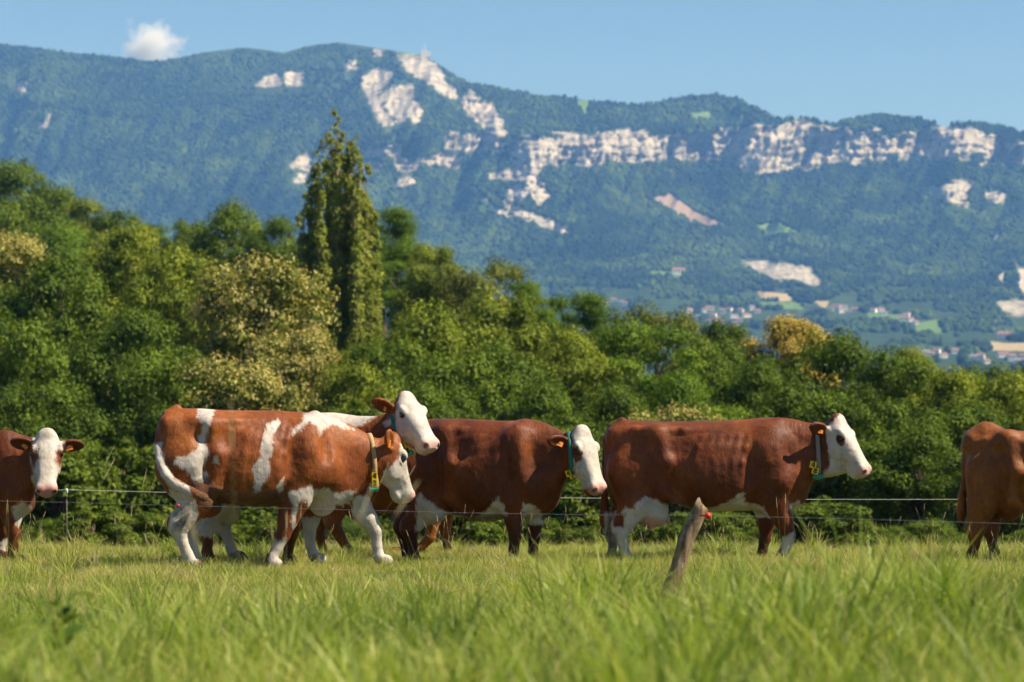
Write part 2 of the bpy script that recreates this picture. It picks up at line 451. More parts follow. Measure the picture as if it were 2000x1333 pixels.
# ---- far forest: crowns scattered over the wooded slope (one mass, nobody could count it)
def gn_scatter(name, pts, rot, scl, index, coll, mat=None):
    me = bpy.data.meshes.new(name)
    me.vertices.add(len(pts)); me.vertices.foreach_set('co', np.asarray(pts, np.float32).ravel())
    for nm, arr, typ, key in (('rot', rot, 'FLOAT_VECTOR', 'vector'), ('scl', scl, 'FLOAT_VECTOR', 'vector'), ('pick', index, 'INT', 'value')):
        a = me.attributes.new(nm, typ, 'POINT')
        a.data.foreach_set(key, np.asarray(arr, np.int32 if typ == 'INT' else np.float32).ravel())
    ng = bpy.data.node_groups.new(name + '_scatter', 'GeometryNodeTree')
    ng.interface.new_socket('Geometry', in_out='INPUT', socket_type='NodeSocketGeometry')
    ng.interface.new_socket('Geometry', in_out='OUTPUT', socket_type='NodeSocketGeometry')
    gi = ng.nodes.new('NodeGroupInput'); go = ng.nodes.new('NodeGroupOutput')
    m2p = ng.nodes.new('GeometryNodeMeshToPoints')
    ip = ng.nodes.new('GeometryNodeInstanceOnPoints')
    ci = ng.nodes.new('GeometryNodeCollectionInfo')
    ci.inputs['Collection'].default_value = coll
    ci.inputs['Separate Children'].default_value = True
    ci.inputs['Reset Children'].default_value = True
    ip.inputs['Pick Instance'].default_value = True
    def na(nm, typ):
        n = ng.nodes.new('GeometryNodeInputNamedAttribute'); n.data_type = typ; n.inputs['Name'].default_value = nm
        return n.outputs['Attribute']
    L = ng.links.new
    L(gi.outputs[0], m2p.inputs['Mesh']); L(m2p.outputs[0], ip.inputs['Points'])
    L(ci.outputs[0], ip.inputs['Instance'])
    L(na('pick', 'INT'), ip.inputs['Instance Index'])
    e2r = ng.nodes.new('FunctionNodeEulerToRotation')
    L(na('rot', 'FLOAT_VECTOR'), e2r.inputs[0]); L(e2r.outputs[0], ip.inputs['Rotation'])
    L(na('scl', 'FLOAT_VECTOR'), ip.inputs['Scale'])
    L(ip.outputs[0], go.inputs[0])
    o = link(name, me)
    md = o.modifiers.new('scatter', 'NODES'); md.node_group = ng
    return o

def ico(sub):
    t = (1 + 5 ** .5) / 2
    v = [Vector(p).normalized() for p in [(-1, t, 0), (1, t, 0), (-1, -t, 0), (1, -t, 0), (0, -1, t), (0, 1, t), (0, -1, -t), (0, 1, -t), (t, 0, -1), (t, 0, 1), (-t, 0, -1), (-t, 0, 1)]]
    f = [(0, 11, 5), (0, 5, 1), (0, 1, 7), (0, 7, 10), (0, 10, 11), (1, 5, 9), (5, 11, 4), (11, 10, 2), (10, 7, 6), (7, 1, 8), (3, 9, 4), (3, 4, 2), (3, 2, 6), (3, 6, 8), (3, 8, 9), (4, 9, 5), (2, 4, 11), (6, 2, 10), (8, 6, 7), (9, 8, 1)]
    for _ in range(sub):
        cache = {}; nf = []
        def mid(a, b_):
            k = (min(a, b_), max(a, b_))
            if k not in cache:
                v.append(((v[a] + v[b_]) / 2).normalized()); cache[k] = len(v) - 1
            return cache[k]
        for a, b_, c_ in f:
            x, y, z = mid(a, b_), mid(b_, c_), mid(c_, a)
            nf += [(a, x, z), (b_, y, x), (c_, z, y), (x, y, z)]
        f = nf
    return v, f

m_far, nt, b = new_mat('far_foliage', 0.9, 0.05)
oin = nt.nodes.new('ShaderNodeObjectInfo')
oi = math_n(nt, 'ADD', math_n(nt, 'MULTIPLY', oin.outputs['Random'], 0.55), math_n(nt, 'MULTIPLY_ADD', math_n(nt, 'ADD', math_n(nt, 'SUBTRACT', noise_tex(nt, 0.014, 3, 0.6, vec=oin.outputs['Location']), 0.5), math_n(nt, 'SUBTRACT', noise_tex(nt, 0.0032, 3, 0.6, vec=oin.outputs['Location']), 0.5)), 2.2, 0.22))
nt.links.new(ramp(nt, oi, [(0.0, (0.008, 0.018, 0.009)), (0.35, (0.020, 0.038, 0.012)), (0.7, (0.042, 0.074, 0.017)), (1.0, (0.080, 0.125, 0.028))]), b.inputs['Base Color'])
far_coll = bpy.data.collections.new('far_crowns')
for k in range(4):
    v, f = ico(2)
    vs = []
    for p in v:
        n = mnoise.noise(p * 2.1 + Vector((k * 9, 0, 0))) * 0.35 + mnoise.noise(p * 4.7 + Vector((0, k * 5, 0))) * 0.2
        q = p * (1 + n)
        if k == 3:   # spruce
            h = (p.z + 1) / 2
            q = Vector((p.x * (1.05 - h) * 0.75, p.y * (1.05 - h) * 0.75, p.z * 1.5)) * (1 + n * 0.5)
        vs.append(q)
    o = bpy.data.objects.new('crown', mesh_data('far_crown', vs, f, [m_far]))
    far_coll.objects.link(o)
N = 210000
ci_ = rng.random(N) * (nx - 2); ri_ = rng.random(N) * (ROW.shape[1] - 2)
i0 = ci_.astype(int); j0 = ri_.astype(int); fi = (ci_ - i0); fj = (ri_ - j0)
def bil(A): return (A[i0, j0] * (1 - fi) + A[i0 + 1, j0] * fi) * (1 - fj) + (A[i0, j0 + 1] * (1 - fi) + A[i0 + 1, j0 + 1] * fi) * fj
rr, cc_ = bil(ROW), bil(COLS)
up = np.roll(rock, -4, axis=1); up[:, -4:] = -40; up2 = np.roll(rock, -2, axis=1); up2[:, -2:] = -40
keep = (bil(rock) < -4.0) & (bil(up) < -0.5) & (bil(up2) < -1.5) & (bil(mead) < -1) & (bil(stub) < -1) & (bil(scree) < 0)
# thin out towards the valley (open country round the villages) and by screen density
clump = fbm(cc_ * 0.02, rr * 0.05, 4)
keep &= (rr < 560) | (clump > -0.05 + (rr - 560) * 0.0006)
keep &= (rr < 760)
HOUSES = []
for spots in VILL.values(): HOUSES += spots
for (hx_, hy_) in HOUSES + [(1322, 536), (1960, 662), (828, 106)]:
    keep &= ~((np.abs(cc_ - hx_) < 9) & (rr > hy_ - 6) & (rr < hy_ + 13))
dens = np.abs(bil(np.gradient(ROW, axis=1)))      # keep even density on the slope
keep &= rng.random(N) < np.clip(dens / 2.2, 0.12, 1)
P_ = np.stack([bil(XX), bil(DEP), bil(ZZ)], -1)[keep]
rr = rr[keep]; cc_ = cc_[keep]
sz = (3.3 + 2.9 * rng.random(len(P_)) ** 1.5) * np.interp(rr, [120, 400, 650], [0.85, 1.0, 0.95])
pick = np.where(rng.random(len(P_)) < np.interp(rr, [100, 330, 450], [0.45, 0.3, 0.05]), 3, rng.integers(0, 3, len(P_)))
sc3 = np.stack([sz, sz, sz * (0.95 + 0.5 * rng.random(len(P_)))], -1)
P_[:, 2] += sz * 0.55
fo = gn_scatter('mountain_forest', P_, np.stack([0 * sz, 0 * sz, rng.random(len(sz)) * 6.28], -1), sc3, pick, far_coll)
tag(fo, 'distant blue-green forest covering the mountain slopes', 'forest', kind='stuff')

# ---- village houses on the valley slope
m_wall = flat_mat('pale_render', (0.86, 0.84, 0.80), 0.9, 0.1, 0.06, 0.5)
m_roofr = flat_mat('red_tile_roof', (0.27, 0.15, 0.11), 0.85, 0.1, 0.2, 0.8)
m_roofg = flat_mat('grey_slate_roof', (0.22, 0.20, 0.20), 0.85, 0.1, 0.2, 0.8)
m_pane = flat_mat('house_pane', (0.05, 0.06, 0.08), 0.2, 0.5)
def house_meshes(L, W, H, R):
    w = MB(); l, d = L / 2, W / 2
    v = [(-l, -d, -3), (l, -d, -3), (l, d, -3), (-l, d, -3), (-l, -d, H), (l, -d, H), (l, d, H), (-l, d, H), (-l, 0, H + R), (l, 0, H + R)]
    w.add(v, [(0, 1, 5, 4), (1, 2, 6, 9, 5), (2, 3, 7, 6), (3, 0, 4, 8, 7), (0, 3, 2, 1)])
    r = MB(); e = 0.6; t = 0.35
    s = R / d
    for sg in (-1, 1):
        a = [(-l - e, sg * (d + e), H - e * s), (l + e, sg * (d + e), H - e * s), (l + e, 0, H + R), (-l - e, 0, H + R)]
        top = [(x, y, z + t) for x, y, z in a]
        a = [(x, y, z + 0.02) for x, y, z in a]
        r.add(a + top, [(0, 1, 2, 3), (4, 7, 6, 5), (0, 4, 5, 1), (1, 5, 6, 2), (3, 2, 6, 7), (0, 3, 7, 4)])
    win = MB().box((0, 0, 0), (1.3, 0.12, 1.5))
    return w, r, win
HW = []
for (L, W, H, R) in ((12, 9, 5.2, 3.0), (9, 8, 5.6, 2.6), (16, 9, 5.0, 3.0), (11, 10, 7.5, 2.6)):
    w, r, wi = house_meshes(L, W, H, R)
    HW.append((w.mesh('house_wall', [m_wall]), [r.mesh('house_roof', [m]) for m in (m_roofr, m_roofg)], wi.mesh('house_window', [m_pane]), L, W, H))
def terr(px, row):
    i = int(np.clip(np.searchsorted(cols, px), 0, len(cols) - 1))
    j = int(np.argmin(np.abs(ROW[i] - row)))
    return XX[i, j], DEP[i, j], ZZ[i, j]
def house(px, row, kind, ang, roof, label, group=None, scale=1.0):
    x, y, z = terr(px, row)
    wl, rf, wi, L, W, H = HW[kind]
    o = empty('house', (x, y, z), math.radians(ang)); o.scale = (scale,) * 3
    link('wall', wl, o); link('roof', rf[roof], o)
    for k in range(-1, 2):
        for fl in range(2):
            q = link('window', wi, o); q.location = (k * L * 0.3, -W / 2 - 0.03, 1.4 + fl * 2.6)
    tag(o, label, 'house', group)
hk = 0
ORD = 'first second third fourth fifth sixth seventh eighth ninth tenth eleventh twelfth thirteenth fourteenth fifteenth sixteenth seventeenth'.split()
for lab, spots in VILL.items():
    for n_, (px, row) in enumerate(sorted(spots)):
        house(px, row, hk % 4, (hk * 47) % 60 - 30, 0 if hk % 5 else 1, lab + ', ' + ORD[n_] + ' from the left', 'village houses in the valley', 0.88)
        hk += 1
house(1322, 536, 2, 8, 0, 'long farmhouse with a reddish roof alone on the slope', None, 1.5)
house(1960, 662, 2, -10, 0, 'long red-roofed farmhouse by the stubble field', None, 1.3)
# summit building with mast
x, y, z = terr(828, 108)
o = empty('summit_building', (x, y - 8, z)); tag(o, 'tiny pale building with masts on the summit', 'building')
link('wall', MB().box((0, 0, 3), (16, 8, 14)).box((12, 0, 1), (10, 7, 10)).mesh('summit_wall', [m_wall]), o)
for k in (-3, 4):
    link('mast', MB().tube([(k, 0, 9), (k, 0, 26 + k)], [0.5, 0.3], 6).mesh('mast', [m_wall]), o)

# ---- haze: the air between here and the mountain
m_haze = bpy.data.materials.new('haze_air'); m_haze.use_nodes = True
nt = m_haze.node_tree; nt.nodes.clear()
out = nt.nodes.new('ShaderNodeOutputMaterial'); pv = nt.nodes.new('ShaderNodeVolumePrincipled')
pv.inputs['Color'].default_value = (0.18, 0.43, 1.0, 1)
pv.inputs['Absorption Color'].default_value = (1, 1, 1, 1)
pv.inputs['Density'].default_value = 0.000078
pv.inputs['Anisotropy'].default_value = 0.0
nt.links.new(pv.outputs[0], out.inputs['Volume'])
zt = float(ZA.max()) + 40
hz = link('haze', MB().box((0, 4200, (zt - 60) / 2), (7600, 8600, zt + 60)).mesh('haze', [m_haze]))
tag(hz, 'thin blue haze filling the valley air', 'haze', kind='stuff')

# ---- the small cloud behind the ridge
m_cl = bpy.data.materials.new('cloud_vapour'); m_cl.use_nodes = True
nt = m_cl.node_tree; nt.nodes.clear()
out = nt.nodes.new('ShaderNodeOutputMaterial'); pv = nt.nodes.new('ShaderNodeVolumePrincipled')
pv.inputs['Color'].default_value = (1, 1, 1, 1); pv.inputs['Anisotropy'].default_value = 0.2
tcn = nt.nodes.new('ShaderNodeTexCoord').outputs['Object']
ln = nt.nodes.new('ShaderNodeVectorMath'); ln.operation = 'LENGTH'; nt.links.new(tcn, ln.inputs[0])
nn = noise_tex(nt, 2.0, 6, 0.62, vec=tcn)
dn = math_n(nt, 'SUBTRACT', math_n(nt, 'ADD', 0.60, math_n(nt, 'MULTIPLY', math_n(nt, 'SUBTRACT', nn, 0.5), 1.9)), ln.outputs['Value'])
nt.links.new(math_n(nt, 'MULTIPLY', math_n(nt, 'MAXIMUM', dn, 0.0), 0.05), pv.inputs['Density'])
nt.links.new(pv.outputs[0], out.inputs['Volume'])
v, f = ico(3)
vs = [p * (1.0 + 0.25 * mnoise.noise(p * 1.7) + 0.12 * mnoise.noise(p * 4)) for p in v]
cl = link('cloud', mesh_data('cloud', vs, f, [m_cl]))
cd = 14000
cl.location = (wx(292, cd), cd, wz(92, cd)); cl.scale = (86 / FPX * cd, 80 / FPX * cd, 84 / FPX * cd)
tag(cl, 'small white puffy cloud just above the left ridge', 'cloud')
# ------------------------------------------------------------------ trees
def leaf_mat(name, stops, bloom=None, trans=0.28):
    m = bpy.data.materials.new(name); m.use_nodes = True
    nt = m.node_tree; b = nt.nodes['Principled BSDF']
    b.inputs['Roughness'].default_value = 0.65; b.inputs['Specular IOR Level'].default_value = 0.12
    oi = nt.nodes.new('ShaderNodeObjectInfo').outputs['Random']
    t = math_n(nt, 'ADD', attr(nt, 'tint'), math_n(nt, 'MULTIPLY_ADD', oi, 0.22, -0.11))
    col = ramp(nt, t, stops)
    if bloom:
        col = mix_col(nt, attr(nt, 'bloom'), col, bloom)
    nt.links.new(col, b.inputs['Base Color'])
    tr = nt.nodes.new('ShaderNodeBsdfTranslucent')
    nt.links.new(mix_col(nt, 1.0, col, (1.15, 1.05, 0.40), 'MULTIPLY'), tr.inputs['Color'])
    mx = nt.nodes.new('ShaderNodeMixShader'); mx.inputs[0].default_value = trans
    nt.links.new(b.outputs[0], mx.inputs[1]); nt.links.new(tr.outputs[0], mx.inputs[2])
    nt.links.new(mx.outputs[0], nt.nodes['Material Output'].inputs['Surface'])
    return m

LM = {
    'oak': leaf_mat('oak_leaves', [(0.0, (0.042, 0.075, 0.008)), (0.5, (0.110, 0.176, 0.018)), (1.0, (0.238, 0.306, 0.030))]),
    'lime': leaf_mat('lime_leaves', [(0.0, (0.072, 0.111, 0.009)), (0.5, (0.178, 0.234, 0.022)), (1.0, (0.345, 0.376, 0.038))]),
    'acacia': leaf_mat('acacia_leaves', [(0.0, (0.050, 0.096, 0.008)), (0.5, (0.121, 0.207, 0.016)), (1.0, (0.237, 0.336, 0.025))]),
    'ash': leaf_mat('ash_leaves', [(0.0, (0.077, 0.104, 0.020)), (0.5, (0.173, 0.202, 0.036)), (1.0, (0.297, 0.311, 0.061))]),
    'chestnut': leaf_mat('chestnut_leaves', [(0.0, (0.066, 0.094, 0.012)), (0.5, (0.154, 0.188, 0.022)), (1.0, (0.274, 0.292, 0.040))], (0.54, 0.46, 0.16)),
    'golden': leaf_mat('golden_leaves', [(0.0, (0.119, 0.116, 0.012)), (0.5, (0.264, 0.221, 0.021)), (1.0, (0.449, 0.351, 0.036))], (0.66, 0.50, 0.11)),
    'poplar': leaf_mat('poplar_leaves', [(0.0, (0.11, 0.145, 0.018)), (0.5, (0.26, 0.30, 0.042)), (1.0, (0.44, 0.46, 0.09))]),
    'shrub': leaf_mat('shrub_leaves', [(0.0, (0.044, 0.077, 0.008)), (0.5, (0.106, 0.158, 0.015)), (1.0, (0.220, 0.264, 0.026))]),
}
m_bark, nt, b = new_mat('bark', 0.9, 0.1)
nt.links.new(ramp(nt, noise_tex(nt, 9, 5, 0.7, mapping=(1, 1, 0.2)), [(0.35, (0.06, 0.042, 0.03)), (0.65, (0.19, 0.14, 0.10))]), b.inputs['Base Color'])
m_pbark, nt, b = new_mat('poplar_bark', 0.9, 0.1)
nt.links.new(ramp(nt, noise_tex(nt, 6, 5, 0.7, mapping=(1, 1, 0.2)), [(0.35, (0.16, 0.11, 0.075)), (0.65, (0.38, 0.28, 0.20))]), b.inputs['Base Color'])

def unit(v): return v / np.maximum(np.linalg.norm(v, axis=-1, keepdims=True), 1e-9)

def leaves_on(blobs, n, size, r, up=0.35, bloom=0.0, inner=0.25, squash=0.8, zs=1.0):
    """blobs: (N,4) centre and radius; returns verts, quads, tint, bloom"""
    B = np.asarray(blobs)
    w = B[:, 3] ** 2; w = w / w.sum()
    bi = r.choice(len(B), n, p=w)
    d = unit(r.normal(size=(n, 3)))
    d[:, 2] = np.where(r.random(n) < 0.62, np.abs(d[:, 2]), d[:, 2])
    inn = r.random(n) < inner
    rad = np.where(inn, r.random(n) ** 0.5 * 0.75, 0.70 + 0.50 * r.random(n))
    pos = B[bi, :3] + d * (B[bi, 3] * rad)[:, None] * np.array([1, 1, squash])
    nrm = unit(d + r.normal(size=(n, 3)) * 0.42 + np.array([0, 0, up]))
    t = unit(np.cross(nrm, r.normal(size=(n, 3))))
    s = np.cross(nrm, t)
    L = size * (0.7 + 0.7 * r.random(n)) * np.where(inn, 1.7, 1.0)
    Wd = L * (0.38 + 0.2 * r.random(n))
    base = pos - t * (L / 2)[:, None]; tip = pos + t * (L / 2)[:, None] - nrm * (L * 0.12)[:, None]
    lf = pos + s * (Wd / 2)[:, None] + nrm * (L * 0.08)[:, None]; rt = pos - s * (Wd / 2)[:, None] + nrm * (L * 0.08)[:, None]
    V = np.stack([base, lf, tip, rt], 1)
    V[:, :, 2] = pos[:, None, 2] + (V[:, :, 2] - pos[:, None, 2]) * zs
    V = V.reshape(-1, 3)
    Q = np.arange(n * 4).reshape(n, 4)
    bt = r.random(len(B))
    tint = np.clip(0.46 * bt[bi] + 0.44 * r.random(n) + 0.04, 0, 1)
    bl = (r.random(n) < bloom * (0.35 + 0.9 * bt[bi])) & ~inn & (d[:, 2] > -0.3)
    return V, Q, np.repeat(tint, 4), np.repeat(bl.astype(float), 4)

def unit_tree(kind, seed, nb=70, n=20000, size=0.026, shape='round', bloom=0.0):
    """tree in a unit box: crown radius 0.5, height 1"""
    r = np.random.default_rng(seed)
    blobs = []; limbs = MB()
    if shape == 'poplar':
        limbs.tube([(0, 0, -0.02), (0.01, 0, 0.3), (0.0, 0.01, 0.65), (0.01, 0, 0.93)], [0.09, 0.07, 0.045, 0.012], 7)
        stems = []
        for (ox, row) in ((0, 218), (-14, 244), (19, 236), (-44, 270), (36, 266), (60, 312), (-60, 318), (-27, 252), (50, 290), (-74, 372), (74, 380), (-50, 340),
                          (24, 280), (80, 430), (-80, 425), (8, 262), (66, 395), (-66, 400), (-36, 330), (40, 360)):
            stems.append((ox / 190, (r.random() - 0.5) * math.sqrt(max(0.01, 0.16 - (ox / 190) ** 2)) * 2, 1 - (row - 218) / 874))
        for (x, y, h) in stems:
            z0 = 0.36 + 0.08 * r.random()
            limbs.tube([(x * 0.25, y * 0.25, z0 * 0.4), (x * 0.9, y * 0.9, z0 + 0.12), (x, y, h * 0.65), (x * 1.02, y * 1.02, h * 0.96)], [0.045, 0.034, 0.020, 0.006], 5)
            z = z0
            while z < h:
                u = (h - z) / (h - z0)
                rad = (0.030 + 0.062 * min(1, u * 1.6)) * (0.75 + 0.5 * r.random())
                if r.random() < 0.90:
                    blobs.append((x + r.normal() * 0.030, y + r.normal() * 0.030, z, rad))
                z += 0.013
        V, Q, ti, bl = leaves_on(blobs, n, size, r, up=0.4, inner=0.15, squash=0.26, zs=0.22)
    else:
        limbs.tube([(0, 0, -0.03), (0.012, 0.0, 0.2), (-0.01, 0.01, 0.42), (0.02, 0, 0.7)], [0.040, 0.030, 0.024, 0.010], 8)
        flat = shape == 'layer'
        zc, zr = (0.54, 0.44)
        for k in range(nb):
            d = unit(r.normal(size=3))
            if shape == 'cone':
                zz = 0.10 + 0.85 * r.random() ** 1.2
                rmax = 0.44 * (1 - ((zz - 0.3) / 0.75) ** 2 if zz > 0.3 else 0.75 + 0.25 * zz / 0.3)
                a = r.random() * 6.28; rr_ = rmax * (0.55 + 0.45 * r.random())
                c = np.array([rr_ * math.cos(a), rr_ * math.sin(a), zz])
            else:
                f_ = 0.62 + 0.38 * r.random() ** 0.6
                f_ *= 1 + 0.22 * mnoise.noise(Vector(d) * 1.6 + Vector((seed, 0, 0)))
                c = np.array([d[0] * 0.42 * f_, d[1] * 0.42 * f_, zc + d[2] * zr * 0.90 * f_])
                if d[2] < -0.2: c[:2] *= 0.9
            rad = (0.062 + 0.090 * r.random()) * (1.1 if flat else 1)
            blobs.append((*c, rad))
            if k % 3 == 0:
                m_ = c * np.array([0.45, 0.45, 0.72]); 
                limbs.tube([(0, 0, 0.22 + 0.3 * max(0, c[2] - 0.3)), m_ + np.array([0, 0, 0.02]), c], [0.016, 0.010, 0.003], 5)
        for k in range(nb // 3):     # heart of the crown
            d = unit(r.normal(size=3)) * (r.random() ** 0.33) * 0.68
            blobs.append((d[0] * 0.42, d[1] * 0.42, zc + d[2] * zr, 0.10))
        V, Q, ti, bl = leaves_on(blobs, n, size, r, up=0.35, bloom=bloom, squash=0.5 if flat else 0.8)
    crown = mesh_data(kind + '_crown', V, Q, [LM[kind]], True, {'tint': ti, 'bloom': bl})
    trunk = limbs.mesh(kind + '_trunk', [m_pbark if kind == 'poplar' else m_bark], True)
    return crown, trunk

KT = {
    'oak': [unit_tree('oak', 11, 78, 31200, 0.0206), unit_tree('oak', 12, 64, 28600, 0.0224)],
    'lime': [unit_tree('lime', 21, 72, 28600, 0.0224, 'cone'), unit_tree('lime', 22, 70, 28600, 0.0215)],
    'acacia': [unit_tree('acacia', 31, 62, 31200, 0.0181, 'layer')],
    'ash': [unit_tree('ash', 41, 48, 15600, 0.0224)],
    'chestnut': [unit_tree('chestnut', 51, 82, 33800, 0.0215, 'round', 0.68)],
    'golden': [unit_tree('golden', 52, 52, 26000, 0.0224, 'round', 0.9)],
    'poplar': [unit_tree('poplar', 61, 0, 95000, 0.036, 'poplar')],
    'shrub': [unit_tree('shrub', 71, 60, 15000, 0.040), unit_tree('shrub', 72, 45, 13000, 0.043)],
}
_tc = {}
BOLE = MB().tube([(0, 0, 0), (0, 0, 1.0)], [0.05, 0.040], 8).mesh('bole', [m_bark], True)
def tree(kind, px, top, wpx, D, label, low=None, name=None, cat='tree'):
    S = FPX / D
    x = wx(px, D)
    gz = float(ground_z(np.array([x]), np.array([D]))[0])
    H = wz(top, D) - gz + 0.2; W = wpx / S
    k = _tc.get(kind, 0); _tc[kind] = k + 1
    cr, tr = KT[kind][k % len(KT[kind])]
    o = empty(name or (kind + '_tree'), (x, D, gz - 0.2), (k * 2.1) % 6.28)
    asp = 1e9 if kind == 'poplar' else (1.05 if cat == 'shrub' else 1.25) + 0.2 * ((k * 0.37) % 1)
    if kind != 'poplar': W *= 1.30
    W = min(W, H * 1.5)
    Hc = min(H, asp * W)
    c = link('crown', cr, o); c.scale = (W, W, Hc); c.location = (0, 0, H - Hc)
    t = link('trunk', tr, o)
    if Hc > 0.95 * H:
        t.scale = (W, W, H)
    else:
        t.scale = (W, W, Hc); t.location = (0, 0, H - Hc)
        bl = link('bole', BOLE, o); bl.scale = (W, W, H - Hc + 0.1)
    tag(o, label, cat, 'trees of the wood behind the pasture')
    return o

TREES = [
    # wooded hill at the far left
    ('oak', -190, 285, 330, 320, 'dark tree on the wooded hill beyond the left edge'),
    ('oak', -60, 300, 260, 310, 'dark round tree on the hill at the left edge, under the ridge'),
    ('oak', 25, 306, 190, 300, 'topmost dark green tree of the wooded hill at the upper left'),
    ('oak', 100, 362, 150, 295, 'second tree down the crest of the left wooded hill'),
    ('lime', 165, 382, 140, 290, 'third tree down the crest of the left wooded hill'),
    ('oak', 228, 405, 140, 280, 'dark tree low on the crest of the left wooded hill'),
    ('acacia', 285, 432, 120, 270, 'last small tree at the foot of the left hill crest'),
    ('oak', 45, 392, 200, 255, 'shaded tree halfway down the wooded hill at the left'),
    ('acacia', 140, 432, 190, 245, 'bright green tree in front of the left wooded hill'),
    ('lime', 225, 452, 170, 235, 'yellow-green tree below the left hill crest'),
    # back row
    ('oak', 372, 425, 120, 205, 'dark green tree just right of the hill gap'),
    ('oak', 455, 402, 190, 200, 'broad dark tree left of the poplar, against the blue slope'),
    ('oak', 540, 418, 120, 195, 'dark tree directly left of the poplar'),
    ('acacia', 748, 400, 130, 185, 'bright dark-green tree right behind the poplar'),
    ('acacia', 800, 470, 130, 175, 'green tree on the slope right of the poplar'),
    ('lime', 848, 472, 140, 170, 'yellow-green bushy treetop right of the poplar'),
    ('ash', 945, 494, 190, 165, 'thin brownish-green treetop with gaps against the blue slope'),
    ('acacia', 1040, 546, 110, 160, 'small dark treetop right of the thin brownish one'),
    ('acacia', 1118, 566, 150, 155, 'deep green treetop left of the village houses'),
    ('ash', 1285, 582, 190, 150, 'loose olive treetop in front of the village'),
    ('oak', 1412, 628, 130, 148, 'narrow green treetop below the village cluster'),
    ('golden', 1540, 610, 175, 145, 'tree with golden-yellow blossom on the right half'),
    ('lime', 1770, 676, 130, 140, 'small green treetop right of the big dark tree'),
    ('oak', 1930, 705, 190, 140, 'treetop near the right edge below the stubble field'),
    ('oak', 2090, 700, 240, 140, 'tree just beyond the right edge'),
    ('poplar', 660, 220, 168, 150, 'tall narrow poplar with pale stems rising above the wood'),
    # main wall
    ('chestnut', 25, 438, 170, 150, 'pale blossoming treetop at the left edge'),
    ('lime', 250, 428, 200, 160, 'sprawling tree with bare pale limbs at the left centre'),
    ('oak', -70, 520, 290, 130, 'large dark tree at the left edge of the wood'),
    ('lime', 345, 478, 210, 145, 'green tree behind the left side of the blossoming chestnut'),
    ('oak', 120, 500, 270, 128, 'large dense green tree in the left third of the wood'),
    ('oak', 255, 590, 260, 118, 'rounded dark tree left of the blossoming chestnut'),
    ('oak', 10, 620, 260, 112, 'low dense tree behind the cow at the left edge'),
    ('chestnut', 500, 484, 250, 128, 'big tree covered in cream blossom left of the poplar'),
    ('chestnut', 575, 622, 175, 122, 'lower cream-blossomed tree touching the poplar foot'),
    ('lime', 715, 668, 170, 125, 'leafy tree at the foot of the poplar'),
    ('lime', 850, 590, 270, 122, 'broad yellow-green tree in the centre of the wood'),
    ('lime', 985, 560, 230, 132, 'tall yellow-green tree right of the centre'),
    ('oak', 760, 650, 200, 115, 'mid-green tree above the raised white cow head'),
    ('oak', 945, 680, 270, 108, 'leafy tree above the middle cow'),
    ('lime', 1100, 640, 190, 120, 'soft green tree right of the middle cow head'),
    ('acacia', 1255, 618, 250, 122, 'bright green tree right of centre below the village'),
    ('oak', 1395, 650, 190, 126, 'olive-green tree between the bright tree and the golden one'),
    ('oak', 1480, 705, 180, 112, 'dark tree below the golden treetop'),
    ('oak', 1625, 638, 270, 118, 'big dark oak behind the white face of the right cow'),
    ('oak', 1745, 690, 200, 112, 'dark green tree right of the big oak'),
    ('lime', 1850, 712, 200, 110, 'yellowish green tree above the right fence wires'),
    ('lime', 1975, 726, 200, 106, 'yellowish tree at the right edge above the tan cow'),
    ('oak', 60, 740, 250, 100, 'low dense tree above the left cow head'),
    ('oak', 350, 690, 220, 105, 'shaded tree under the left side of the cream-blossomed chestnut'),
    ('chestnut', 470, 680, 210, 104, 'cream-flowered lower crown behind the spotted cow back'),
    ('lime', 690, 700, 190, 106, 'light green tree left of the raised white cow head'),
    ('oak', 860, 740, 230, 100, 'low green tree behind the middle cow rump'),
    ('oak', 1060, 745, 210, 100, 'low green tree above the middle cow shoulder'),
    ('oak', 1190, 740, 200, 102, 'low green tree above the gap between the two brown cows'),
    ('acacia', 1340, 720, 210, 104, 'bright green lower crown above the right cow back'),
    ('oak', 1560, 760, 230, 98, 'low dark tree behind the right cow neck'),
    ('oak', 1700, 770, 210, 97, 'low dark tree in front of the right cow muzzle'),
    ('oak', 1880, 790, 220, 95, 'low dark tree left of the tan cow'),
    ('oak', 2110, 740, 240, 104, 'dark tree beyond the tan cow outside the frame'),
]
for kind, px, top, w, D, lab in TREES:
    tree(kind, px, top, w, D, lab)
SHRUBS = [
    ('shrub', -70, 800, 230, 88, 'leafy bush behind the cow at the left edge'),
    ('shrub', 110, 850, 210, 84, 'leafy bush right of the left cow head'),
    ('shrub', 245, 840, 200, 90, 'leafy bush left of the spotted cow rump'),
    ('shrub', 180, 985, 190, 70, 'low bush behind the thin fence stake'),
    ('shrub', 420, 830, 230, 92, 'bush behind the back of the spotted cow'),
    ('shrub', 560, 900, 220, 80, 'bush seen under the spotted cow belly'),
    ('shrub', 690, 770, 150, 96, 'light green bush left of the raised white head'),
    ('shrub', 880, 960, 230, 74, 'bush seen under the middle cow'),
    ('shrub', 1040, 800, 240, 92, 'bush behind the withers of the middle cow'),
    ('shrub', 1130, 900, 190, 80, 'bush between the middle cow and the right cow'),
    ('chestnut', 1310, 780, 210, 96, 'bush with pale blossom above the right cow back'),
    ('shrub', 1370, 985, 260, 72, 'low bush seen under the right cow'),
    ('shrub', 1480, 790, 200, 94, 'bush behind the right cow shoulder'),
    ('shrub', 1605, 962, 190, 74, 'pale green bush under the right cow head'),
    ('oak', 1800, 830, 240, 90, 'dark bush behind the right fence wires'),
    ('oak', 1960, 850, 220, 86, 'dark bush behind the tan cow'),
]
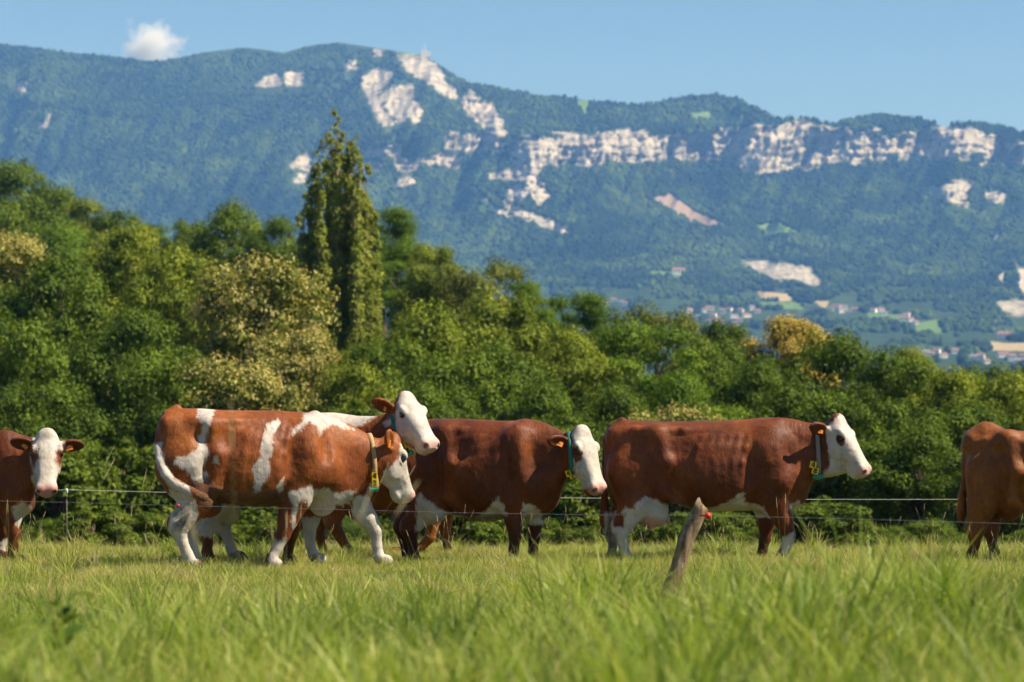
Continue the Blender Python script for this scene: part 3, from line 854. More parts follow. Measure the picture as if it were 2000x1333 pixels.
ordn = ['first', 'second', 'third', 'fourth', 'fifth', 'sixth', 'seventh', 'eighth', 'ninth', 'tenth', 'eleventh', 'twelfth', 'thirteenth', 'fourteenth']
for k in range(14):
    SHRUBS.append(('oak' if k % 2 else 'shrub', -60 + k * 160, 905 + (k * 37) % 60, 230, 104 + (k * 13) % 9, 'shaded undergrowth bush below the trees, %s from the left' % ordn[k]))
TENS = ordn + ['fifteenth', 'sixteenth', 'seventeenth', 'eighteenth', 'nineteenth', 'twentieth', 'twenty-first', 'twenty-second', 'twenty-third', 'twenty-fourth', 'twenty-fifth']
for k in range(25):
    px_ = -70 + k * 90
    SHRUBS.append(('oak' if px_ > 1650 or k % 3 == 2 else 'shrub', px_, 990 + (k * 29) % 38 + (25 if px_ > 1680 else 0), 120, 74 + (k * 7) % 8, 'low bramble bush at the foot of the wood, %s from the left' % TENS[k]))
for kind, px, top, w, D, lab in SHRUBS:
    o = tree(kind, px, top, w, D, lab, name='leafy_shrub', cat='shrub')
    o['group'] = 'shrubs along the edge of the wood'
# ------------------------------------------------------------------ cows
def hermite(xq, xs, ys):
    xs = np.asarray(xs, float); ys = np.asarray(ys, float)
    d = np.diff(ys) / np.diff(xs)
    m = np.empty_like(ys); m[0] = d[0]; m[-1] = d[-1]
    same = d[:-1] * d[1:] > 0
    m[1:-1] = np.where(same, 2 * d[:-1] * d[1:] / np.where(same, d[:-1] + d[1:], 1), 0)
    i = np.clip(np.searchsorted(xs, xq) - 1, 0, len(xs) - 2)
    h = xs[i + 1] - xs[i]; t = np.clip((xq - xs[i]) / h, 0, 1)
    return ((2 * t**3 - 3 * t**2 + 1) * ys[i] + (t**3 - 2 * t**2 + t) * h * m[i]
            + (-2 * t**3 + 3 * t**2) * ys[i + 1] + (t**3 - t**2) * h * m[i + 1])

class Field:
    """signed distance field on a grid; smooth unions; surface nets"""
    def __init__(self, lo, hi, h):
        self.lo = np.array(lo, float); self.h = h
        self.n = np.ceil((np.array(hi) - self.lo) / h).astype(int) + 1
        self.F = np.full(self.n, 0.5, np.float32)
        self.ax = [self.lo[i] + h * np.arange(self.n[i]) for i in range(3)]
    def sl(self, lo, hi, m):
        s = []
        for i in range(3):
            a = int(max(0, math.floor((lo[i] - m - self.lo[i]) / self.h)))
            b = int(min(self.n[i], math.ceil((hi[i] + m - self.lo[i]) / self.h) + 1))
            if b <= a: return None
            s.append(slice(a, b))
        return tuple(s)
    def grid(self, s):
        return np.meshgrid(self.ax[0][s[0]], self.ax[1][s[1]], self.ax[2][s[2]], indexing='ij', sparse=True)
    def put(self, s, d, k, sub=False):
        A = self.F[s]
        if sub: A = -A
        hh = np.clip(0.5 + 0.5 * (d - A) / k, 0, 1) if not sub else np.clip(0.5 + 0.5 * (d - A) / k, 0, 1)
        r = d * (1 - hh) + A * hh - k * hh * (1 - hh)
        self.F[s] = -r if sub else r
    def loft(self, xs, top, bot, w, yc=None, lev=0.5, p=2.3, k=0.05, pt=None):
        xs = np.asarray(xs, float)
        lo = (xs[0], -1.0, min(bot)); hi = (xs[-1], 1.0, max(top))
        s = self.sl(lo, hi, 0.14)
        X, Y, Z = self.grid(s)
        x1 = X.ravel(); xc = np.clip(x1, xs[0], xs[-1])
        T = hermite(xc, xs, top)[:, None, None]; B = hermite(xc, xs, bot)[:, None, None]
        W = hermite(xc, xs, w)[:, None, None]
        C = (hermite(xc, xs, yc) if yc is not None else np.zeros_like(xc))[:, None, None]
        L = (hermite(xc, xs, lev) if np.ndim(lev) else np.full_like(xc, lev))[:, None, None]
        zc = T + (B - T) * L
        dz = Z - zc
        hz = np.where(dz > 0, T - zc, zc - B)
        dy = Y - C
        pp = p
        q = ((np.abs(dy) / W) ** pp + (np.abs(dz) / hz) ** pp) ** (1 / pp)
        ln = np.sqrt(dy * dy + dz * dz)
        d = ln * (1 - 1 / np.maximum(q, 1e-3))
        d = np.where(q < 0.25, -np.minimum(W, hz) * (1 - q), d)
        ex = np.abs(X - xc[:, None, None])
        d = np.where(ex > 0, np.sqrt(np.maximum(d, 0) ** 2 + ex ** 2), d)
        self.put(s, d.astype(np.float32), k)
    def cone(self, a, b, ra, rb, k=0.03, sy=1.0, sub=False):
        a = np.array(a, float); b = np.array(b, float)
        r = max(ra, rb) * max(1, sy)
        s = self.sl(np.minimum(a, b) - r, np.maximum(a, b) + r, 0.05 + k)
        if s is None: return
        X, Y, Z = self.grid(s)
        e = b - a
        Yl = (Y - a[1]) ; ey = e[1]
        # anisotropic: squash y around the axis
        t = np.clip(((X - a[0]) * e[0] + Yl * e[1] + (Z - a[2]) * e[2]) / (e @ e + 1e-9), 0, 1)
        dx = X - a[0] - t * e[0]; dy = (Yl - t * ey) / sy; dz = Z - a[2] - t * e[2]
        d = np.sqrt(dx * dx + dy * dy + dz * dz) - (ra + t * (rb - ra))
        self.put(s, d.astype(np.float32), k, sub)
    def chain(self, pts, k=0.03, sy=1.0):
        for p, q in zip(pts[:-1], pts[1:]):
            self.cone(p[:3], q[:3], p[3], q[3], k, sy)
    def ell(self, c, r, k=0.04, R=None, sub=False):
        c = np.array(c, float); r = np.array(r, float)
        m = r.max()
        s = self.sl(c - m, c + m, 0.05 + k)
        if s is None: return
        X, Y, Z = self.grid(s)
        x = X - c[0]; y = Y - c[1]; z = Z - c[2]
        if R is not None:
            x, y, z = (R[0, i] * x + R[1, i] * y + R[2, i] * z for i in range(3))
        k0 = np.sqrt((x / r[0]) ** 2 + (y / r[1]) ** 2 + (z / r[2]) ** 2)
        k1 = np.sqrt((x / r[0] ** 2) ** 2 + (y / r[1] ** 2) ** 2 + (z / r[2] ** 2) ** 2)
        d = k0 * (k0 - 1) / np.maximum(k1, 1e-6)
        d = np.where(k0 < 0.2, -r.min() * (1 - k0), d)
        self.put(s, d.astype(np.float32), k, sub)
    def head(self, O, R, sc, k=0.05):
        """head loft along local a axis (R columns a, b, c)"""
        st = np.array([  # a, top, bot, half width
            [-0.035, 0.035, -0.10, 0.05], [0.0, 0.075, -0.16, 0.092], [0.05, 0.094, -0.215, 0.114],
            [0.12, 0.098, -0.262, 0.125], [0.19, 0.090, -0.262, 0.124], [0.27, 0.074, -0.218, 0.106],
            [0.35, 0.058, -0.165, 0.090], [0.42, 0.048, -0.134, 0.083], [0.475, 0.042, -0.130, 0.088],
            [0.52, 0.026, -0.116, 0.083], [0.553, -0.008, -0.075, 0.052]]) * sc
        m = 0.62 * sc
        s = self.sl(O - m, O + m, 0.05)
        X, Y, Z = self.grid(s)
        x = X - O[0]; y = Y - O[1]; z = Z - O[2]
        a, b, c = (R[0, i] * x + R[1, i] * y + R[2, i] * z for i in range(3))
        ac = np.clip(a, st[0, 0], st[-1, 0])
        T, B, W = (hermite(ac.ravel(), st[:, 0], st[:, i]).reshape(ac.shape) for i in (1, 2, 3))
        cc = T + (B - T) * 0.36
        dc = c - cc
        hc = np.where(dc > 0, T - cc, cc - B)
        # lower part of the head is narrower (wedge)
        Wd = W * np.where(dc > 0, 1.0, 1 - 0.42 * np.clip(-dc / hc, 0, 1) ** 1.5)
        p = 2.5
        q = ((np.abs(b) / Wd) ** p + (np.abs(dc) / hc) ** p) ** (1 / p)
        ln = np.sqrt(b * b + dc * dc)
        d = ln * (1 - 1 / np.maximum(q, 1e-3))
        d = np.where(q < 0.25, -np.minimum(W, hc) * (1 - q), d)
        ex = np.abs(a - ac)
        d = np.where(ex > 0, np.sqrt(np.maximum(d, 0) ** 2 + ex ** 2), d)
        self.put(s, d.astype(np.float32), k)
    def sample(self, p):
        g = (np.asarray(p) - self.lo) / self.h
        i = np.clip(np.floor(g).astype(int), 0, self.n - 2); f = g - i
        v = 0
        for dx in (0, 1):
            for dy in (0, 1):
                for dz in (0, 1):
                    wgt = (f[..., 0] if dx else 1 - f[..., 0]) * (f[..., 1] if dy else 1 - f[..., 1]) * (f[..., 2] if dz else 1 - f[..., 2])
                    v = v + wgt * self.F[i[..., 0] + dx, i[..., 1] + dy, i[..., 2] + dz]
        return v
    def ray(self, o, d, tmax=0.6):
        """last inside point along d from o"""
        t = np.linspace(0, tmax, 160)
        v = self.sample(np.array(o)[None] + t[:, None] * np.array(d)[None])
        out = np.nonzero(v > 0)[0]
        return t[out[0]] if len(out) else tmax
    def mesh(self, smooth=3):
        F = self.F
        nx, ny, nz = F.shape
        neg = F < 0
        c8 = [neg[i:nx - 1 + i, j:ny - 1 + j, k:nz - 1 + k] for i in (0, 1) for j in (0, 1) for k in (0, 1)]
        sm = np.zeros(c8[0].shape, np.uint8)
        for c in c8: sm += c
        act = (sm > 0) & (sm < 8)
        ci = np.argwhere(act)
        idx = np.full(act.shape, -1, np.int32); idx[act] = np.arange(len(ci))
        acc = np.zeros((len(ci), 3)); cnt = np.zeros(len(ci))
        cor = [(i, j, k) for i in (0, 1) for j in (0, 1) for k in (0, 1)]
        for u in range(8):
            for v in range(u + 1, 8):
                A, B = np.array(cor[u]), np.array(cor[v])
                if np.abs(A - B).sum() != 1: continue
                fa = F[tuple((ci + A).T)]; fb = F[tuple((ci + B).T)]
                m = (fa < 0) != (fb < 0)
                t = np.where(m, fa / np.where(m, fa - fb, 1), 0)
                acc += m[:, None] * (A + t[:, None] * (B - A)); cnt += m
        V = self.lo + self.h * (ci + acc / cnt[:, None])
        quads = []
        for axs in range(3):
            o1, o2 = [i for i in range(3) if i != axs]
            sl0 = [slice(None)] * 3; sl1 = [slice(None)] * 3
            sl0[axs] = slice(0, -1); sl1[axs] = slice(1, None)
            cr = neg[tuple(sl0)] != neg[tuple(sl1)]
            e = np.argwhere(cr)
            ok = (e[:, o1] > 0) & (e[:, o2] > 0) & (e[:, o1] < F.shape[o1] - 1) & (e[:, o2] < F.shape[o2] - 1)
            e = e[ok]
            q = []
            for (da, db) in ((-1, -1), (0, -1), (0, 0), (-1, 0)):
                cc = e.copy(); cc[:, o1] += da; cc[:, o2] += db
                q.append(idx[tuple(cc.T)])
            q = np.stack(q, 1)
            flip = neg[tuple(e.T)] ^ (axs == 1)
            q[~flip] = q[~flip][:, ::-1]
            quads.append(q)
        Q = np.concatenate(quads)
        Q = Q[(Q >= 0).all(1)]
        # light Laplacian smoothing
        ed = np.concatenate([Q[:, [0, 1]], Q[:, [1, 2]], Q[:, [2, 3]], Q[:, [3, 0]]])
        for it in range(smooth):
            for lam in (0.5, -0.48):
                s = np.zeros_like(V); n = np.zeros(len(V))
                for c in range(3):
                    s[:, c] = np.bincount(ed[:, 0], V[ed[:, 1], c], len(V)) + np.bincount(ed[:, 1], V[ed[:, 0], c], len(V))
                n = np.bincount(ed[:, 0], minlength=len(V)) + np.bincount(ed[:, 1], minlength=len(V))
                V = V + lam * (s / np.maximum(n, 1)[:, None] - V)
        return V, Q

def coat_mat(name, dark, mid, lite, white=(0.52, 0.45, 0.375)):
    m, nt, b = new_mat(name, 0.56, 0.28)
    tc = nt.nodes.new('ShaderNodeTexCoord')
    big = noise_tex(nt, 2.2, 3, 0.5)
    fine = noise_tex(nt, 60.0, 4, 0.6, mapping=(1.0, 1.0, 0.22))
    edge = noise_tex(nt, 22.0, 5, 0.7, mapping=(1.0, 1.0, 0.45))
    br = ramp(nt, big, [(0.3, dark), (0.52, mid), (0.72, lite)])
    fc = ramp(nt, fine, [(0.25, (0.52, 0.50, 0.48)), (0.75, (1.35, 1.32, 1.30))])
    br = mix_col(nt, 0.75, br, fc, 'MULTIPLY')
    mo = ramp(nt, noise_tex(nt, 7.5, 4, 0.65), [(0.3, (0.72, 0.70, 0.68)), (0.7, (1.22, 1.25, 1.3))])
    br = mix_col(nt, 0.8, br, mo, 'MULTIPLY')
    # darker hair on lower legs, a trait of the coat
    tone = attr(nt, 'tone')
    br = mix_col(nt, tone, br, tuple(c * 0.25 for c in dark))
    w = math_n(nt, 'ADD', attr(nt, 'white'), math_n(nt, 'MULTIPLY', math_n(nt, 'SUBTRACT', edge, 0.5), 0.11))
    wf = ramp(nt, math_n(nt, 'MULTIPLY_ADD', w, 40.0, 0.5), [(0.0, (0, 0, 0)), (1.0, (1, 1, 1))])
    wv = ramp(nt, noise_tex(nt, 9.0, 5, 0.65), [(0.28, tuple(c * 0.66 for c in white)), (0.5, white), (0.75, (0.60, 0.545, 0.475))])
    col = mix_col(nt, wf, br, wv)
    col = mix_col(nt, math_n(nt, 'MULTIPLY', attr(nt, 'pink'), 0.85), col, (0.62, 0.30, 0.24))
    dn = ramp(nt, noise_tex(nt, 30.0, 5, 0.75), [(0.36, (0, 0, 0)), (0.66, (1, 1, 1))])
    dirt = math_n(nt, 'MULTIPLY', attr(nt, 'dirt'), dn)
    dc = ramp(nt, noise_tex(nt, 90.0, 3, 0.6), [(0.35, (0.05, 0.034, 0.018)), (0.7, (0.24, 0.17, 0.085))])
    col = mix_col(nt, dirt, col, dc)
    col = mix_col(nt, attr(nt, 'dark'), col, (0.02, 0.012, 0.01))
    nt.links.new(col, b.inputs['Base Color'])
    b.inputs['Sheen Weight'].default_value = 0.03
    b.inputs['Sheen Roughness'].default_value = 0.4
    hgt = math_n(nt, 'ADD', math_n(nt, 'MULTIPLY', fine, 0.35), math_n(nt, 'MULTIPLY', noise_tex(nt, 14.0, 3, 0.5), 0.9))
    hgt = math_n(nt, 'ADD', hgt, math_n(nt, 'MULTIPLY', math_n(nt, 'MULTIPLY', attr(nt, 'dirt'), noise_tex(nt, 75.0, 4, 0.7)), 3.0))
    fold = math_n(nt, 'MULTIPLY', attr(nt, 'fold'), noise_tex(nt, 26.0, 3, 0.5, mapping=(1.0, 0.15, 0.12)))
    hgt = math_n(nt, 'ADD', hgt, math_n(nt, 'MULTIPLY', fold, 0.7))
    bump(nt, b, hgt, 0.7, 0.014)
    return m

COAT = {
    'red': coat_mat('red_brown_coat', (0.135, 0.032, 0.005), (0.225, 0.059, 0.009), (0.32, 0.096, 0.015)),
    'dark': coat_mat('dark_brown_coat', (0.088, 0.020, 0.0042), (0.155, 0.037, 0.0068), (0.245, 0.068, 0.0115)),
    'tan': coat_mat('tan_brown_coat', (0.15, 0.042, 0.007), (0.235, 0.072, 0.011), (0.32, 0.105, 0.017)),
}
M_EYE, _nt, _b = new_mat('dark_wet_eye', 0.06, 0.6)
_b.inputs['Base Color'].default_value = (0.012, 0.008, 0.007, 1)
M_TAG = flat_mat('orange_plastic', (0.80, 0.26, 0.02), 0.45)
M_YEL = flat_mat('yellow_plastic', (0.85, 0.58, 0.01), 0.4, var=0.08)
M_GRN = flat_mat('green_plastic', (0.02, 0.26, 0.17), 0.35)
M_INK = flat_mat('black_ink', (0.015, 0.015, 0.012), 0.6)
M_TANWEB = flat_mat('tan_webbing', (0.42, 0.27, 0.12), 0.85, var=0.2, scale=80)
M_GRNWEB = flat_mat('green_webbing', (0.025, 0.16, 0.12), 0.8, var=0.2, scale=80)
M_GREYWEB = flat_mat('grey_webbing', (0.26, 0.22, 0.19), 0.85, var=0.2, scale=80)

DIGITS = {
    '4': [[(0.75, 0.0), (0.75, 1.0)], [(0.55, 1.0), (0.1, 0.35), (0.95, 0.35)]],
    '3': [[(0.1, 0.95), (0.6, 1.0), (0.85, 0.78), (0.45, 0.55), (0.88, 0.3), (0.6, 0.0), (0.1, 0.06)]],
    '7': [[(0.1, 1.0), (0.9, 1.0), (0.4, 0.0)]],
    '8': [[(0.5, 0.55), (0.15, 0.78), (0.5, 1.0), (0.85, 0.78), (0.5, 0.55), (0.1, 0.25), (0.5, 0.0), (0.9, 0.25), (0.5, 0.55)]],
}

def rot_axes(yaw, pitch, roll=0.0):
    """head frame: yaw toward the camera (degrees from +x), pitch down"""
    y, p = math.radians(yaw), math.radians(pitch)
    h = np.array([math.cos(y), -math.sin(y), 0.0]); z = np.array([0, 0, 1.0])
    a = h * math.cos(p) - z * math.sin(p)
    c = h * math.sin(p) + z * math.cos(p)
    b = np.cross(c, a)
    if roll:
        r = math.radians(roll)
        b, c = b * math.cos(r) + c * math.sin(r), c * math.cos(r) - b * math.sin(r)
    return np.stack([a, b, c], 1)      # columns

# anatomy of a side: ridges ('c'), muscles ('e') and hollows ('s'), both flanks
ANAT = [
    ('c', [(1283, 848, .222, .036), (1302, 900, .280, .034), (1290, 962, .255, .042)], 0.10),
    ('c', [(1283, 846, .205, .032), (1335, 841, .215, .024), (1395, 842, .195, .014)], 0.05),
    ('c', [(1283, 846, .205, .030), (1240, 842, .16, .022), (1198, 850, .10, .036)], 0.06),
    ('c', [(1520, 830, .09, .030), (1508, 880, .205, .036), (1528, 945, .22, .055)], 0.09),
    ('e', (1496, 935, .225, .11, .065, .12), 0.055),
    ('e', (1238, 925, .185, .12, .075, .20), 0.06),
    ('e', (1214, 935, .16, .05, .06, .18), 0.05),
    ('e', (1545, 945, .10, .09, .08, .13), 0.07),
    ('c', [(1300, 962, .24, .03), (1330, 985, .22, .022)], 0.09),
    ('s', (1328, 872, .422, .115, .115, .10), 0.11),
    ('s', (1258, 868, .345, .055, .10, .075), 0.07),
    ('s', (1466, 905, .452, .055, .125, .22), 0.10),
    ('s', (1546, 880, .335, .06, .10, .17), 0.11),
    ('s', (1268, 935, .335, .03, .06, .13), 0.05),
]
for _k in range(6):      # ribs
    _x = 1358 + _k * 18
    ANAT.append(('c', [(_x + 14, 856, .262, .006), (_x + 8, 876, .300, .013), (_x + 2, 905, .336, .0125), (_x - 6, 950, .318, .008)], 0.05))

def make_cow(sp):
    D = sp['D']; S = FPX / D
    px0 = sp['px0']; dpx, dpy = sp.get('off', (0, 0))
    X0 = wx(px0, D)
    sh = sp.get('shear', 0.0)     # body not quite parallel to the picture: lateral shift per px
    def P(px, py, y=0.0):
        yy = y + sh * (px - px0)
        return np.array([wx(px + dpx, D + yy) - X0, yy, wz(py + dpy, D + yy)])
    H = sp.get('h', 0.0125)
    T = sp['torso']               # px, top, bot, halfwidth, yc
    allp = [(t[0], t[1]) for t in T] + [(t[0], t[2]) for t in T]
    for L in sp['legs']: allp += [(q[0], q[1]) for q in L]
    allp += [(q[0], q[1]) for q in sp.get('tail', [])]
    hp = sp.get('head')
    if hp: allp += [(hp['poll'][0] - 95, hp['poll'][1] - 30), (hp['poll'][0] + 125, hp['poll'][1] + 150)]
    xs = [p[0] for p in allp]; ys = [p[1] for p in allp]
    lo = P(min(xs) - 25, max(ys) + 20); hi = P(max(xs) + 25, min(ys) - 20)
    lo -= 0.06; hi += 0.06
    yr = sp.get('yr', (-0.62, 0.62))
    lo[1], hi[1] = yr
    f = Field(lo, hi, H)
    # torso and neck
    PT = [P(t[0], t[1], t[4]) for t in T]; PB = [P(t[0], t[2], t[4]) for t in T]
    f.loft([p[0] for p in PT], [p[2] for p in PT], [p[2] for p in PB],
           [t[3] for t in T], [p[1] for p in PT], lev=[t[5] for t in T], p=2.25, k=0.05)
    # legs: px, py, y, r(px)
    for L in sp['legs']:
        pts = [(*P(q[0], q[1], q[2]), q[3] / S) for q in L]
        f.chain(pts[:2], k=0.12, sy=0.62)
        f.chain(pts[1:3], k=0.05, sy=0.75)
        f.chain([(*p[:3], p[3] * (0.90 if i_ in (0, len(pts) - 3) else 0.80)) for i_, p in enumerate(pts[2:])], k=0.02)
        if L is sp['legs'][0] or L is sp['legs'][1]:      # point of the hock
            hx, hy, hz, hr = pts[2]
            f.ell((hx - hr * 0.55, hy, hz + hr * 0.45), (hr * 0.55, hr * 0.55, hr * 0.95), 0.03)
        x, y, z, r = pts[-1]
        xa = pts[-2]
        fw = np.array([0.35 if len(L[-1]) < 5 else L[-1][4], 0, 0]) * 0.1
        for s in (-1, 1):
            f.ell((x + fw[0], y + s * r * 0.42, z), (r * 1.25, r * 0.62, r * 1.0), 0.008)
    for e in sp.get('bumps', []):
        f.ell(P(e[0], e[1], e[2]), (e[3], e[4], e[5]), e[6] if len(e) > 6 else 0.15)
    an = sp.get('anat')
    if an:
        ax0, asx, ay0, asy = an
        tx = [t[0] for t in T]; ty = [t[4] for t in T]; tw = [t[3] for t in T]
        def Q3(x, y, yo, sg):
            qx = ax0 + (x - 1283) * asx
            return P(qx, ay0 + (y - 820) * asy, np.interp(qx, tx, ty) + sg * yo)
        for kind, pts, k in ANAT:
            for sg in (-1, 1):
                if kind == 'c':
                    f.chain([(*Q3(p[0], p[1], p[2], sg), p[3]) for p in pts], k=k)
                else:
                    p = pts
                    f.ell(Q3(p[0], p[1], p[2], sg), (p[3] * min(1, asx + 0.15), p[4], p[5]), k, sub=(kind == 's'))
    for e in ([] if an else sp.get('dents', [])):
        f.ell(P(e[0], e[1], e[2]), (e[3], e[4], e[5]), e[6] if len(e) > 6 else 0.17, sub=True)
    # tail
    tl = sp.get('tail')
    if tl:
        pts = [(*P(q[0], q[1], q[2]), q[3] / S) for q in tl]
        f.chain(pts, k=0.02)
    # udder
    for u in sp.get('udder', []):
        f.ell(P(u[0], u[1], u[2]), (u[3], u[4], u[5]), 0.05)
    for t in sp.get('teats', []):
        p = P(t[0], t[1], t[2])
        f.cone(p + np.array([0, 0, 0.06]), p, 0.022, 0.013, 0.02)
    HR = None
    eyes = []; ears = []
    if hp:
        sc = hp.get('scale', 1.12)
        HR = rot_axes(hp['yaw'], hp['pitch'], hp.get('roll', 0))
        O = P(*hp['poll'], hp.get('y', 0.0))
        W = lambda a, b, c: O + HR @ (np.array([a, b, c]) * sc)
        f.head(O, HR, sc, 0.06)
        f.ell(W(0.0, 0, 0.06), np.array((0.06, 0.075, 0.055)) * sc, 0.05, HR)       # poll
        for s in (-1, 1):
            f.ell(W(0.145, s * 0.112, 0.046), np.array((0.05, 0.030, 0.034)) * sc, 0.018, HR)   # brow
            f.ell(W(0.185, s * 0.124, -0.008), np.array((0.036, 0.014, 0.010)) * sc, 0.012, HR)   # lower lid
            f.ell(W(0.22, s * 0.095, -0.085), np.array((0.10, 0.024, 0.07)) * sc, 0.030, HR)     # cheek
            f.ell(W(0.30, s * 0.078, -0.02), np.array((0.09, 0.018, 0.016)) * sc, 0.018, HR)     # facial crest
            f.ell(W(0.175, s * 0.136, 0.020), np.array((0.036, 0.017, 0.020)) * sc, 0.012, HR, sub=True)
            f.ell(W(0.505, s * 0.058, -0.004), np.array((0.045, 0.035, 0.035)) * sc, 0.03, HR)
            f.ell(W(0.535, s * 0.064, -0.004), np.array((0.026, 0.016, 0.021)) * sc, 0.01, HR, sub=True)
            eyes.append((W(0.175, s * 0.114, 0.020), 0.027 * sc))
            f.ell(W(0.41, s * 0.094, -0.092), np.array((0.10, 0.012, 0.007)) * sc, 0.01, HR, sub=True)
        f.ell(W(0.455, 0, -0.118), np.array((0.07, 0.06, 0.036)) * sc, 0.03, HR)   # chin
        f.ell(W(0.53, 0, -0.090), np.array((0.04, 0.09, 0.006)) * sc, 0.01, HR, sub=True)   # mouth
        for s, dv in zip((-1, 1), hp['ears']):
            # dv: ear direction and flat-normal in head frame
            d = np.array(dv[0], float); d /= np.linalg.norm(d)
            n = np.array(dv[1], float); n -= d * (n @ d); n /= np.linalg.norm(n)
            R = HR @ np.stack([d, np.cross(n, d), n], 1)
            root = W(0.05, s * 0.100, -0.045)
            L = dv[2] if len(dv) > 2 else 0.105
            ctr = root + HR @ d * (L * 0.95) * sc
            f.cone(root, root + HR @ d * 0.06 * sc, 0.034 * sc, 0.028 * sc, 0.03)
            f.ell(ctr, np.array((L, 0.062, 0.027)) * sc, 0.02, R)
            ears.append((ctr, R))
            f.ell(ctr + R[:, 2] * 0.026 * sc, np.array((L * 0.78, 0.040, 0.021)) * sc, 0.012, R, sub=True)
    V, Q = f.mesh()
    # ribs and uneven muscle under the skin
    x0r, x1r = P(*sp.get('ribs', (T[len(T) * 4 // 10][0], 900)))[0], P(T[len(T) * 7 // 10][0], 900)[0]
    zmid = P(0, (T[len(T) // 2][1] + T[len(T) // 2][2]) / 2)[2]
    wgt = np.clip((V[:, 0] - x0r) / 0.15, 0, 1) * np.clip((x1r - V[:, 0]) / 0.15, 0, 1) * np.exp(-((V[:, 2] - zmid) / 0.24) ** 2)
    yc_ = np.interp(V[:, 0], [p[0] for p in PT], [p[1] for p in PT])
    sgn = np.sign(V[:, 1] - yc_)
    V[:, 1] += sgn * wgt * 0.0008 * np.sin(V[:, 0] * 2 * math.pi / 0.085 + V[:, 2] * 6)
    lump = fbm(V[:, 0] * 5.5 + 3, V[:, 2] * 5.5 + sgn * 7, 3)
    body = np.clip((V[:, 2] - 0.45) / 0.15, 0, 1) * (V[:, 0] < P(T[-3][0], 0)[0])
    V[:, 1] += sgn * body * lump * 0.022
    # attributes, painted markings of the coat in side view
    vpx = 1000 + FPX * (V[:, 0] + X0) / (D + V[:, 1]) - dpx; vpy = HOR - dpy - FPX * (V[:, 2] - CAM_Z) / (D + V[:, 1])
    white = np.full(len(V), -30.0); pink = np.zeros(len(V)); dirt = np.zeros(len(V)); dark = np.zeros(len(V)); tone = np.zeros(len(V))
    for pl in sp.get('white', []):
        side = 0; pts = pl
        if isinstance(pl, tuple): side, pts = pl
        sd = poly_sd(vpx, vpy, pts)
        if side: sd = np.where((V[:, 1] - sh * V[:, 0] * S) * side > -0.02, sd, -30)
        white = np.maximum(white, sd)
    for pl in sp.get('brown', []):
        side = 0; pts = pl
        if isinstance(pl, tuple): side, pts = pl
        sd = poly_sd(vpx, vpy, pts)
        if side: sd = np.where((V[:, 1] - sh * V[:, 0] * S) * side > -0.02, sd, -30)
        white = np.minimum(white, -sd)
    for pl in sp.get('dirt', []):
        dirt = np.maximum(dirt, np.clip(poly_sd(vpx, vpy, pl) / 8 + 0.35, 0, 1))
    for (x, y, r) in sp.get('pinkspots', []):
        pink = np.maximum(pink, np.clip((r - np.hypot(vpx - x, vpy - y)) / (0.4 * r), 0, 1))
    for (x, y, r) in sp.get('darkspots', []):
        dark = np.maximum(dark, np.clip((r - np.hypot(vpx - x, vpy - y)) / (0.4 * r), 0, 0.8))
    for L in sp['legs']:
        hx, hy, hz_ = P(L[-1][0], L[-1][1], L[-1][2])
        hd = np.sqrt((V[:, 0] - hx) ** 2 + (V[:, 1] - hy) ** 2 + (V[:, 2] - hz_) ** 2)
        dark = np.maximum(dark, np.clip((0.075 - hd) / 0.02, 0, 0.75))
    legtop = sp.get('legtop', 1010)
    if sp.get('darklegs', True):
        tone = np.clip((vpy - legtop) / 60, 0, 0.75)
    if hp:
        q = (V - O) @ HR / sc
        mz = np.clip((q[:, 0] - 0.475) / 0.03, 0, 1) * np.clip((q[:, 2] + 0.085) / 0.02, 0, 1)
        pink = np.maximum(pink, mz * (q[:, 0] < 0.62) * hp.get('pink', 0.75))
        for s in (-1, 1):
            nn = np.linalg.norm((q - np.array([0.537, s * 0.067, -0.004])) / np.array([0.026, 0.018, 0.020]), axis=1)
            dark = np.maximum(dark, np.clip((1.15 - nn) / 0.3, 0, 0.9))
            er = np.linalg.norm((q - np.array([0.175, s * 0.123, 0.018])) / np.array([0.034, 0.03, 0.022]), axis=1)
            dark = np.maximum(dark, np.clip((1.2 - er) / 0.4, 0, 0.75))
            ep = hp.get('eyepatch', (0, 0))[0 if s < 0 else 1]
            if ep:
                ed = np.linalg.norm((q - np.array([0.185, s * 0.115, 0.005])) / np.array([0.06, 0.06, 0.042]) / ep, axis=1)
                white = np.minimum(white, (ed - 1) * 12)
        if hp.get('whiteface'):
            fa, fc = hp['whiteface']        # white where in front of the line
            inhead = (q[:, 0] > -0.08) & (np.abs(q[:, 1]) < 0.15) & (q[:, 0] < 0.62)
            wf = np.where(inhead, ((q[:, 2] - fc[0]) + (q[:, 0]) * fc[1]) * S * sc, -30)
            wf = np.minimum(wf, (0.142 - np.abs(q[:, 1])) * S * sc)
            white = np.maximum(white, wf)
    white = np.clip(white / S, -0.12, 0.12)
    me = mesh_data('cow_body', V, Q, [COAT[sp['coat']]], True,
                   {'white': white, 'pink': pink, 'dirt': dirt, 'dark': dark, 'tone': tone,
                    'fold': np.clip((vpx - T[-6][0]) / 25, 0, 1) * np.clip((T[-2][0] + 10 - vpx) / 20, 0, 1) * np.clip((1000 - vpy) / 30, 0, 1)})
    cow = link('cow', me)
    cow.location = (wx(px0, D), D, 0)
    tag(cow, sp['label'], 'cow', 'cows walking in a row along the fence')
